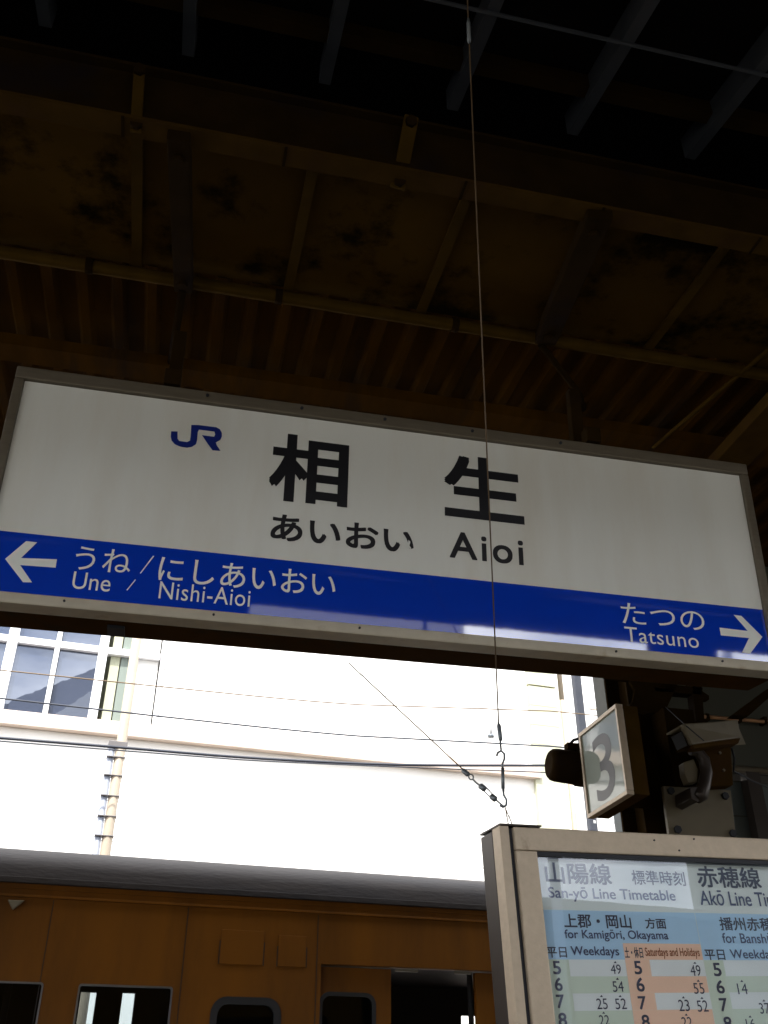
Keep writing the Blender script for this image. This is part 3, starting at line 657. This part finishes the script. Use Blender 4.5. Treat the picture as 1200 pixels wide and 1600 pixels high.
# enclosure wall under the canopy edge on the right
EY = 4.0
ks = thing('stair_enclosure', (at(1150, 1200, y=EY).x, EY, 0), 'grey green enclosure wall behind the pillar at the right edge', 'wall')
ex0 = at(958, 1180, y=EY).x; exm = at(1139, 1240, y=EY).x; zs = at(1160, 1205, y=EY).z
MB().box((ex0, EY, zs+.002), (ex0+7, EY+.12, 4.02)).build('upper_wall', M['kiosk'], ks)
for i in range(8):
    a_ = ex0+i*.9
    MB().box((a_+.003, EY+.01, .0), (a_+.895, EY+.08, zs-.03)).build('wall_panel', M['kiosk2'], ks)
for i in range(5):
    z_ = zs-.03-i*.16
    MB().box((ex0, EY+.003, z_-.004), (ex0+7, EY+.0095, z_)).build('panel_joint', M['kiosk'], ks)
for px in (1092, 1255):
    a_ = at(px, 1180, y=EY).x; MB().box((a_-.004, EY-.003, zs+.01), (a_+.004, EY-.0005, 4.0)).build('panel_joint', M['beam_dark'], ks)
a_ = at(1186, 1250, y=EY-.06).x
MB().box((a_-.035, EY-.06, 0), (a_+.035, EY-.004, zs)).build('post', M['frame_dark'], ks)
pp = thing('wall_pipe', at(1150, 1117, y=EY-.04), 'thin copper-brown pipe catching light high on the enclosure wall', 'pipe')
MB().tube([at(1100, 1117, y=EY-.04), at(1101, 1117, y=EY-.04)+Vector((6, 0, 0))], .009, 10).build('pipe', M['pipe'], pp)
for px in (1105, 1155, 1195):
    c = at(px, 1118, y=EY-.04); MB().box((c.x-.008, EY-.05, c.z-.016), (c.x+.008, EY-.001, c.z+.016)).build('pipe_clip', M['beam_dark'], pp)
pp = thing('wall_pipe', at(1150, 1197, y=EY-.05), 'pale rail pipe lower on the enclosure wall beside the camera', 'pipe')
MB().tube([at(1144, 1196, y=EY-.05), at(1145, 1196, y=EY-.05)+Vector((6, 0, 0))], .016, 10).build('pipe', M['alu'], pp)

# ================================================================== TRAIN
FAR[0] = R(5.5); BEFORE = {o.name for o in COL.objects}
TY = TRAIN_Y
def tz(px, py): return at(px, py, y=TY)
ze = (tz(0, 1371).z+tz(400, 1415).z+tz(770, 1428).z)/3+.015            # eave: roof meets side
rowS = tz(400, 1362)
car = thing('train_carriage', (1, TY+1.4, -1), 'mustard yellow commuter train carriage with dark grey roof standing at the platform', 'train')
tx0, tx1 = -7.0, 12.5
CY = TY+1.42
# side wall openings: (x0, x1, z0, z1, radius)
zw = (tz(30, 1527).z+tz(200, 1542).z)/2; zd = tz(680, 1523).z; zr = tz(385, 1566).z
def xat(px, py=1570): return tz(px, py).x
w1r = xat(61); w2l, w2r = xat(119), xat(267)
WH = .80
ops = []
ops.append(('win', w1r-1.0, w1r, zw-WH, zw, .012)); ops.append(('win', w2l, w2r, zw-WH, zw, .012))
r1l, r1r = xat(330, 1585), xat(438, 1585)
ops.append(('round', r1l, r1r, zr-.55, zr, .07))
dl0, dl1, dr0 = xat(500), xat(614), xat(748)
DW = dr0+(dl1-dl0)
ops.append(('door', dl0-.0, DW, -.0, zd, .0))
pitch = 4.9
allops = []
for k in (-2, -1, 0, 1):
    for o in ops: allops.append((o[0], o[1]+k*pitch, o[2]+k*pitch)+o[3:]+(k,))
allops = [o for o in allops if o[1] > tx0+.2 and o[2] < tx1-.2]
def rrect(x0, x1, z0, z1, r, seg=6):
    if r <= 0: return [(x0, z0), (x1, z0), (x1, z1), (x0, z1)]
    out_ = []
    for cx, cz, a0 in ((x1-r, z0+r, -90), (x1-r, z1-r, 0), (x0+r, z1-r, 90), (x0+r, z0+r, 180)):
        for i in range(seg+1):
            a = R(a0+90*i/seg); out_.append((cx+r*math.cos(a), cz+r*math.sin(a)))
    return out_
def plate(name, outline, holes, y, th, m, parent, bevel=0):
    cu_ = bpy.data.curves.new('c', 'CURVE'); cu_.dimensions = '2D'; cu_.fill_mode = 'BOTH'; cu_.extrude = th/2; cu_.bevel_depth = bevel
    for poly in [outline]+holes:
        s = cu_.splines.new('POLY'); s.points.add(len(poly)-1); s.use_cyclic_u = True
        for p, (a, b) in zip(s.points, poly): p.co = (a, b, 0, 1)
    o = bpy.data.objects.new('t', cu_); COL.objects.link(o)
    dg = bpy.context.evaluated_depsgraph_get(); dg.update()
    me = bpy.data.meshes.new_from_object(o.evaluated_get(dg)); bpy.data.objects.remove(o); bpy.data.curves.remove(cu_)
    og = worg(parent)
    for v in me.vertices: v.co = Vector((v.co.x, y+th/2-v.co.z, v.co.y))-og
    me.materials.clear(); me.materials.append(m); me.name = name
    o = bpy.data.objects.new(name, me); COL.objects.link(o); o.parent = parent; return o
side = plate('side_wall', [(tx0, -.1), (tx1, -.1), (tx1, ze), (tx0, ze)], [rrect(o[1], o[2], o[3] if o[0] != 'door' else .02, o[4], max(o[5], .002)) for o in allops], TY, .05, M['train'], car)
far = []
xx_ = tx0+.4
FY = TY+2.80
# far side windows: daylight beyond is seen through two of them
s_ = FY/TY
def farx(px): return at(px, 1575, y=FY).x
fz1 = at(170, 1548, y=FY).z
fops = [rrect(farx(122), farx(147), .9, at(135, 1549, y=FY).z, .004), rrect(farx(188), farx(208), .9, at(198, 1553, y=FY).z, .004), rrect(farx(716), farx(742), 1.2, at(730, 1596, y=FY).z, .01)]
for k in (-3, -2, 1): fops += [rrect(farx(130)+k*2.1, farx(130)+k*2.1+.9, .95, 1.75, .04)]
plate('far_wall', [(tx0, -.1), (tx1, -.1), (tx1, ze), (tx0, ze)], fops, FY-.05, .05, M['inner'], car)
MB().box((tx0, TY+.01, -1.0+.15), (tx1, FY, -.11)).build('underframe', M['beam_dark'], car)
MB().box((tx0+.02, TY+.06, -.099), (tx1-.02, FY-.06, -.02)).build('floor', M['inner'], car)
MB().box((tx0+.02, TY+.06, ze-.12), (tx1-.02, FY-.06, ze-.09)).build('inner_ceiling', M['inner'], car)
for x_ in (tx0, tx1-.05): MB().box((x_, TY+.051, -.1), (x_+.05, FY-.051, ze)).build('end_wall', M['train'], car)
# roof: curved section
b = MB(); prof = []
rr_w = (FY-TY)/2; 
# height so that the silhouette falls on the photographed line
rise = .235
for i in range(25):
    a = math.pi*i/24; cx = -math.cos(a); 
    prof.append((CY+(rr_w+.03)*math.copysign(abs(cx)**.62, cx) if cx else CY, ze+.012+rise*math.sin(a)**.72))
secs = [tx0+i*(tx1-tx0)/10 for i in range(11)]
rings = [[b.bm.verts.new((x, y, z)) for y, z in prof] for x in secs]
for A, B in zip(rings, rings[1:]):
    for i in range(len(prof)-1): b.bm.faces.new((A[i], A[i+1], B[i+1], B[i])).smooth = True
b.bm.faces.new(rings[0]); b.bm.faces.new(rings[-1][::-1])
roof = b.build('roof', M['train_roof'], car)
MB().box((tx0, TY-.022, ze-.012), (tx1, TY-.001, ze+.016), .004).build('gutter', M['train_roof'], car)
zg = (tz(0, 1390).z+tz(400, 1434).z+tz(770, 1442).z)/3
MB().box((tx0, TY-.012, zg-.006), (tx1, TY-.0005, zg+.006), .003).build('rain_strip', M['train'], car)
MB().box((tx0, TY-.006, ze-.035), (tx1, TY-.0005, ze-.028)).build('rain_strip', M['train'], car)
# window fittings
for kind, a0, a1, c0, c1, r, kk in allops:
    if kind == 'win':
        f = plate('window', rrect(a0-.003, a1+.003, c0-.003, c1+.003, .014), [rrect(a0+.005, a1-.005, c0+.005, c1-.005, .01)], TY-.004, .012, M['sash'], car)
        MB().box((a0+.005, TY+.024, c0+.005), (a1-.005, TY+.028, c1-.005)).build('pane', M['train_pane'], f)
        MB().box((a0+.013, TY+.016, c0+.42), (a1-.013, TY+.023, c0+.45)).build('sash_bar', M['sash'], f)
    elif kind == 'round':
        f = plate('window', rrect(a0-.004, a1+.004, c0-.004, c1+.004, .074), [rrect(a0+.028, a1-.028, c0+.028, c1-.028, .05)], TY-.006, .02, M['seal'], car)
        MB().box((a0+.005, TY+.024, c0+.005), (a1-.005, TY+.028, c1-.005)).build('pane', M['train_pane'], f)
    else:
        lw = dl1-dl0
        for side_, s0, s1 in ((0, a0, a0+lw), (1, a1-lw, a1)):
            if side_ == 0: h = (s0-.10, s1-(xat(614)-xat(590)), c1-1.0, tz(560, 1559).z)
            else: h = (s0+(xat(777)-xat(748)), s1+.10, c1-1.0, tz(560, 1559).z)
            h2 = rrect(max(h[0], s0+.002), min(h[1], s1-.002), h[2], h[3], .055)
            d_ = plate('door_leaf', [(s0, .03), (s1, .03), (s1, c1-.006), (s0, c1-.006)], [h2], TY+.03, .03, M['train'], car)
            plate('window_seal', h2, [rrect(max(h[0], s0+.002)+.018, min(h[1], s1-.002)-.018, h[2]+.018, h[3]-.018, .04)], TY+.024, .012, M['seal'], d_)
            MB().box((max(h[0], s0+.002), TY+.042, h[2]), (min(h[1], s1-.002), TY+.046, h[3])).build('pane', M['train_pane'], d_)
        MB().box((a0, TY-.008, c1+.002), (a1, TY-.001, c1+.010)).build('door_header', M['train'], car)
        MB().box((a0+lw+.02, TY+.012, c1-.016), (a0+lw+.14, TY+.029, c1-.004)).build('header_clip', M['alu'], car)
        MB().box((a1-lw-.12, TY+.012, c1-.016), (a1-lw-.03, TY+.029, c1-.004)).build('header_clip', M['alu'], car)
for x_ in (xat(76, 1450), xat(292, 1450), xat(497, 1450)):
    for k in (-1, 0, 1): MB().box((x_+k*pitch-.0015, TY-.002, .0), (x_+k*pitch+.0015, TY-.0004, zg-.01)).build('panel_seam', M['seal'], car)
# small hatches above the windows
for k in (-1, 0, 1):
    for (h0, h1, p0y, p1y) in ((343, 411, 1460, 1514), (434, 478, 1470, 1519)):
        a0, a1 = xat(h0, 1500)+k*pitch, xat(h1, 1500)+k*pitch; c0, c1 = tz((h0+h1)/2, p1y).z, tz((h0+h1)/2, p0y).z
        h = MB().box((a0, TY-.005, c0), (a1, TY-.0005, c1), .002).build('hatch', M['train'], car)
        MB().box((a0-.005, TY-.003, c0), (a0-.001, TY-.0005, c1-.05)).build('hinge', M['seal'], h); MB().box((a1+.001, TY-.003, c0), (a1+.005, TY-.0005, c1-.05)).build('hinge', M['seal'], h)
c = tz(22, 1404); MB().prism([c+Vector((-.03, 0, .012)), c+Vector((.045, 0, .014)), c+Vector((.0, 0, -.03))], Vector((0, -.02, 0)), .004).build('marker_lamp', M['cream_steel'], car)  # small beige triangular piece just below the roof edge
# seats and poles inside
for i in range(8):
    x_ = tx0+.8+i*2.2; s = MB().box((x_, FY-.6, .35), (x_+1.2, FY-.1, .8), .04).build('seat', M['beam'], car)
for i in range(5): MB().tube([(tx0+2+i*2.45, TY+.5, 0), (tx0+2+i*2.45, TY+.5, ze-.1)], .017, 8).build('grab_pole', M['sash'], car)
for x_ in (tx0+2.5, tx1-3.5):
    for j in (0, 2.1):
        MB().tube([(x_+j, CY-.8, -.62), (x_+j, CY-.68, -.62)], .42, 24).build('wheel', M['rail'], car)
        MB().tube([(x_+j, CY+.68, -.62), (x_+j, CY+.8, -.62)], .42, 24).build('wheel', M['rail'], car)

# ================================================================== ACROSS THE TRACKS
BY = 16.0
bd = thing('station_building', (0, BY+4, 0), 'large sunlit white building with gridded windows across the tracks', 'building')
Bp = lambda px, py, y=BY: at(px, py, y=y)
gx1 = Bp(245, 1060).x; gr0 = Bp(832, 1120).x
zl0 = (Bp(0, 1136).z+Bp(280, 1167).z+Bp(560, 1190).z)/3; zl1 = (Bp(0, 1118).z+Bp(250, 1145).z+Bp(560, 1163).z)/3
ztop_b = 11.0
wr = Bp(243, 1080).x; wl = wr-9.0; ws = zl1+.04
MB().box((-30, BY, -1), (gr0, BY+8, zl0-.001)).build('lower_wall', M['facade'], bd)
MB().box((wr+.02, BY+.0, zl0+.0), (gr0, BY+8, ztop_b)).build('upper_wall', M['facade'], bd)
MB().box((-30, BY+.45, zl0), (wr+.02, BY+8, ztop_b)).build('upper_wall', M['blind'], bd)
MB().box((-30, BY-.16, zl0), (gr0, BY-.002, zl1), .01).build('ledge', M['ledge'], bd)
for i in range(12):
    a_ = -14+i*2.4+1.1
    if a_ < gr0: MB().box((a_-.006, BY-.163, zl0+.0), (a_+.006, BY-.1605, zl1)).build('ledge_joint', M['joint'], bd)
# siding joints on the lower wall
for py in (1195, 1227, 1260, 1292, 1324):
    z_ = Bp(0, py).z; MB().box((-30, BY-.006, z_-.008), (gr0, BY-.001, z_+.004)).build('siding_joint', M['joint'], bd)
for py in (1062, 1090):
    z_ = Bp(600, py+6).z; MB().box((wr+.1, BY-.004, z_-.006), (gr0, BY-.001, z_+.003)).build('siding_joint', M['joint'], bd)
# window band
X = lambda px, py: Bp(px, py).x
v_thick = X(10, 1040); v_thin = X(82, 1050); v_r = X(154, 1060); v_p1 = X(166, 1060)
tw = v_thin-v_thick
ztr = (Bp(50, 1000).z+Bp(150, 1012).z)/2; 
zbot = (Bp(40, 1120).z+Bp(140, 1130).z)/2
def vbar(x, w_, z0, z1, nm='mullion', d=.10): return MB().box((x-w_/2, BY-d, z0), (x+w_/2, BY+.1, z1), .01).build(nm, M['mull'], bd)
cells = [v_thick-tw*2, v_thick-tw, v_thick, v_thin, v_r]
for j in range(2, 6): cells.insert(0, v_thick-tw*(j+1))
for i, x in enumerate(cells): vbar(x, .16 if (i-cells.index(v_thick)) % 2 == 0 and x != v_r else .08 if x != v_r else .15, zbot, ztop_b-.3)
levels = [zbot, ztr, ztr+1.55, ztr+3.3]
for z in levels:
    MB().box((cells[0]-.1, BY-.07, z-.055 if z != zbot else z-.12), (wr, BY+.08, z+.055 if z != zbot else z)).build('transom', M['mull'], bd)
for a_, b_ in zip(cells, cells[1:]):
    for z0, z1 in zip(levels, levels[1:]):
        MB().box((a_+.05, BY+.02, z0+.03), (b_-.05, BY+.05, z1-.03)).build('window_pane', M['win'], bd)
MB().box((-30, BY+.0, zl0), (cells[0]-.11, BY+.44, ztop_b)).build('upper_wall', M['facade'], bd)
# the pale bay to the right of the grid
xa, xb_, xc, xd = X(165, 1080), X(182, 1080), X(202, 1080), X(241, 1090)
for z0, z1 in ((zbot-.06, ztr-.06), (ztr+.05, ztr+1.5), (ztr+1.6, ztop_b-.4)):
    MB().box((xa, BY+.03, z0), (xb_-.02, BY+.06, z1)).build('blind', M['blind'], bd)
    MB().box((xb_, BY+.03, z0), (xc, BY+.06, z1)).build('blind', M['blind2'], bd)
    MB().box((xc+.02, BY+.03, z0), (xd, BY+.06, z1)).build('blind', M['facade'], bd)
vbar(xd+.05, .05, zbot-.05, ztop_b-.3, 'window_jamb'); vbar(xc, .07, zbot, ztop_b-.3)
MB().box((xa-.1, BY-.05, zbot-.14), (xd+.1, BY+.02, zbot-.06)).build('sill', M['mull'], bd)
MB().box((-30.2, BY-.3, ztop_b), (gr0+.2, BY+8.2, ztop_b+.25)).build('parapet', M['facade'], bd)
# wing on the right with cream green panels
wg = thing('annex_building', (gr0+2, BY-1, 0), 'cream green panelled annex standing right of the white building', 'building')
AY = BY-.10
xg = [at(px, 1120, y=AY).x for px in (829, 872, 892)]
def gbox(a, b, z0, z1, nm, m, yo=0): return MB().box((a, AY+yo, z0), (b, AY+3, z1)).build(nm, M[m], wg)
zj = [at(850, py, y=AY).z for py in (1170, 1140, 1110, 1080)]
zj = [-1, 1.5, 3.2]+zj+[8.5, 10]
for z0, z1 in zip(zj, zj[1:]):
    if z1-z0 < .05: continue
    gbox(xg[0], xg[1]-.004, z0+.003, z1-.003, 'wall_panel', 'facade_green')
gbox(xg[1], xg[2]+7, -1, 10, 'side_wall', 'facade', .25)
MB().tube([at(878, 1100, y=AY+.1)*1, at(878, 1100, y=AY+.1)+Vector((0, 0, 6))], .05, 12).build('downpipe', M['pole'], wg)
MB().tube([Vector((at(878, 1100, y=AY+.1).x, AY+.1, 0)), at(878, 1100, y=AY+.1)], .05, 12).build('downpipe', M['pole'], wg)

# slim dark post and white vertical board on the far platform
pst = thing('dark_post', (at(905, 1180, y=13).x, 13, 0), 'slim dark steel post left of the number 3 box beyond the tracks', 'post')
a_ = at(904, 1100, y=13).x
MB().box((a_-.065, 12.95, 0), (a_+.065, 13.05, 8.5), .01).build('shaft', M['dark_cable'], pst)
MB().box((a_-.15, 12.86, 0), (a_+.15, 13.14, .04)).build('foot', M['dark_cable'], pst)
vs = thing('vertical_signboard', (at(945, 1180, y=12.6).x, 12.6, 0), 'tall white vertical signboard partly hidden behind the number 3 box', 'signboard')
a0, a1 = at(918, 1090, y=12.6).x, at(951, 1090, y=12.6).x
zsb = at(950, 1296, y=12.6).z-.3
MB().box((a0, 12.6, zsb), (a1, 12.68, 8.0), .01).build('board', M['mull'], vs)
MB().box((a1-.0+.002, 12.58, zsb), (a1+.06, 12.7, 8.0)).build('edge_trim', M['gold'], vs)
MB().box((a0-.02, 12.59, at(930, 1112, y=12.6).z-.012), (a1, 12.598, at(930, 1112, y=12.6).z+.012)).build('seam', M['gold'], vs)
for px, py in ((945, 1094), (947, 1104)):
    c = at(px, py, y=12.59); MB().tube([c, c+Vector((0, -.02, 0))], .02, 8).build('bolt', M['joint'], vs)
MB().box(((a0+a1)/2-.05, 12.62, 0), ((a0+a1)/2+.05, 12.66, zsb)).build('leg', M['dark_cable'], vs)
for i in range(9):                              # unreadable row of brush strokes low on the board
    px = 930+i*5.3; c = at(px, 1288+(i % 3)*.8, y=12.59)
    MB().box((c.x-.025, 12.594, c.z-.02-.01*(i % 2)), (c.x+.012+.01*(i % 3), 12.598, c.z+.022)).build('faded_mark', M['joint'], vs)

# pole with clamped conduit
PO = 9.2
pl = thing('utility_pole', (at(182, 1250, y=PO).x, PO, -1), 'slender cream pole with grey clamped conduit before the white building', 'pole')
xm = (at(204, 1000, y=PO).x+at(186, 1200, y=PO).x+at(178, 1300, y=PO).x)/3
MB().tube([(xm, PO, -1), (xm, PO, 7.5)], [.050, .044], 16).build('shaft', M['pole'], pl)
zk = at(186, 1166, y=PO).z
MB().tube([(xm-.085, PO, -1), (xm-.082, PO, zk)], .032, 12).build('conduit', M['conduit'], pl)
for py in (1185, 1214, 1246, 1278, 1309):
    z_ = at(184, py, y=PO).z
    MB().box((xm-.116, PO-.052, z_-.005), (xm+.052, PO+.052, z_+.005), .003).build('clamp_band', M['band'], pl)
MB().box((xm-.118, PO-.056, zk-.02), (xm+.056, PO+.056, zk+.03), .006).build('cable_clamp', M['band'], pl)

# overhead lines
def line(name, label, pts, y, r, m='dark_cable'):
    """a cable through its photographed points at distance y, carried on past both ends with the same slope"""
    P_ = [at(*p, y=y, ub=False) for p in pts]
    P_ = [P_[0]+(P_[0]-P_[1]).normalized()*12]+P_+[P_[-1]+Vector((1, 0, .02))*12]
    f = []
    for a, b, c, d in zip([P_[0]]+P_[:-1], P_, P_[1:], P_[2:]+[P_[-1]]):       # smooth run
        for k in range(8):
            t = k/8; f.append(.5*((2*b)+(c-a)*t+(2*a-5*b+4*c-d)*t*t+(3*b-a-3*c+d)*t**3) if (b-a).length < 8 and (d-c).length < 8 else b.lerp(c, t))
    f.append(P_[-1]); b_ = MB(); b_.tube(f, r, 8); return tag(b_.build(name, M[m]), label, 'overhead line')
line('contact_wire', 'thick dark overhead wire running level above the train', [(0, 1153), (190, 1168), (375, 1183), (560, 1193), (710, 1196), (852, 1196)], 6.7, .0100)
line('contact_wire', 'thinner dark overhead wire just below the thick one', [(0, 1158), (375, 1187), (720, 1202), (855, 1207)], 6.62, .0045)
line('catenary_wire', 'upper thin wire crossing the gridded windows', [(0, 1047), (243, 1072), (560, 1101), (860, 1111)], 8.6, .006, m='wire')
line('catenary_wire', 'lower thin wire crossing the gridded windows', [(0, 1091), (238, 1118), (560, 1150), (860, 1166)], 8.2, .0075)
c = at(767, 1158, y=8.2); ins = thing('wire_insulator', c, 'small upright insulator standing on a thin wire beside the hook', 'insulator')
MB().tube([at(767, 1132, y=8.2), at(767, 1156, y=8.2)], .012, 8).build('rod', M['joint'], ins)
MB().tube([at(767, 1156, y=8.2), at(767, 1160, y=8.2)], .03, 10).build('cap', M['fitting'], ins)

turn(BEFORE); FAR[0] = 0.0
# ================================================================== BEHIND THE CAMERA (seen only as reflections)
def mirrored(px, py, o, n, y):
    # where the view through this point of a pane ends up behind us, at depth y
    n = n.normalized(); d = ray(px, py, False); t = (o-CAM).dot(n)/d.dot(n); p = CAM+d*t; r = d-n*2*d.dot(n)
    return p+r*((y-p.y)/r.y)
bm_ = lambda px, py, y: mirrored(px, py, BF.o, BF.n, y)
wtop = bm_(980, 1414, -24).z; xe = bm_(1097, 1370, -24).x
rb = thing('rear_warehouse', (xe-20, -26, 0), 'long low warehouse with flat roof behind the platform', 'building')
MB().box((xe-40, -30, -1), (xe+.3, -24, wtop-.3)).build('wall', M['beam'], rb)
MB().box((xe-40.2, -30.2, wtop-.3), (xe+.3, -23.9, wtop)).build('roof', M['kiosk2'], rb)
rb2 = thing('rear_block', (xe+8, -26, 0), 'taller grey block beyond the warehouse', 'building')
MB().box((xe+.31, -25.0, -1), (xe+16, -24, 11)).build('wall', M['kiosk2'], rb2)
px_ = bm_(868, 1380, -12)
rp_ = thing('rear_pole', (px_.x, -12, -1), 'grey pole on the tracks behind the platform', 'pole')
MB().tube([(px_.x, -12, -1), (px_.x, -12, 9)], .10, 12).build('shaft', M['conduit'], rp_)
wo = Matrix.Rotation(R(5.5), 3, 'Z') @ Vector((0, BY+.02, 0)); wn = Matrix.Rotation(R(5.5), 3, 'Z') @ Vector((0, -1, 0))
wm = lambda px, py: mirrored(px, py, wo, wn, -34)
g = [wm(-60, 1128), wm(0, 1102), wm(160, 1040), wm(330, 975), wm(420, 1160)]
rg = thing('rear_gable_hall', (g[2].x, -36, 0), 'large hall with a long sloping grey roof far behind the platform', 'building')
MB().prism([Vector((p.x, -34, p.z)) for p in g[:4]]+[Vector((g[3].x, -34, -1)), Vector((g[0].x, -34, -1))], Vector((0, -14, 0))).build('wall', M['grey_roof'], rg)
t0 = [wm(82, 1126), wm(125, 1100), wm(150, 1085), wm(150, 1200), wm(82, 1200)]
rg2 = thing('rear_gable_annex', (t0[1].x, -33, 0), 'white gabled annex in front of the far hall', 'building')
MB().prism([Vector((p.x, -33.9, p.z)) for p in t0], Vector((0, 1.5, 0))).build('wall', M['facade'], rg2)
for a0_, a1_, lb in ((-9, .6, 'long hanging advertising panel under the rear edge of the canopy'), (4.78, 5.58, 'narrow hanging panel under the rear edge of the canopy')):
    t = thing('advertising_board', ((a0_+a1_)/2, YB-.12, 4.3), lb, 'panel')  # added unseen panel, keeps bright sky out of the blue band's reflection
    MB().box((a0_, YB-.15, 4.35), (a1_, YB-.09, 4.85), .01).build('board', M['beam'], t)
    for x_ in (a0_+.1, a1_-.1): MB().box((x_-.02, YB-.14, 4.851), (x_+.02, YB-.10, 5.02)).build('hanger', M['beam_dark'], t)

t = thing('hanging_rod', (2.3, YB-.1, 4.2), 'thin dark rod hanging from the rear edge of the canopy', 'rod')
MB().tube([(2.35, YB-.1, 4.2), (2.35, YB-.1, 4.86)], .022, 8).build('rod', M['rubber'], t)
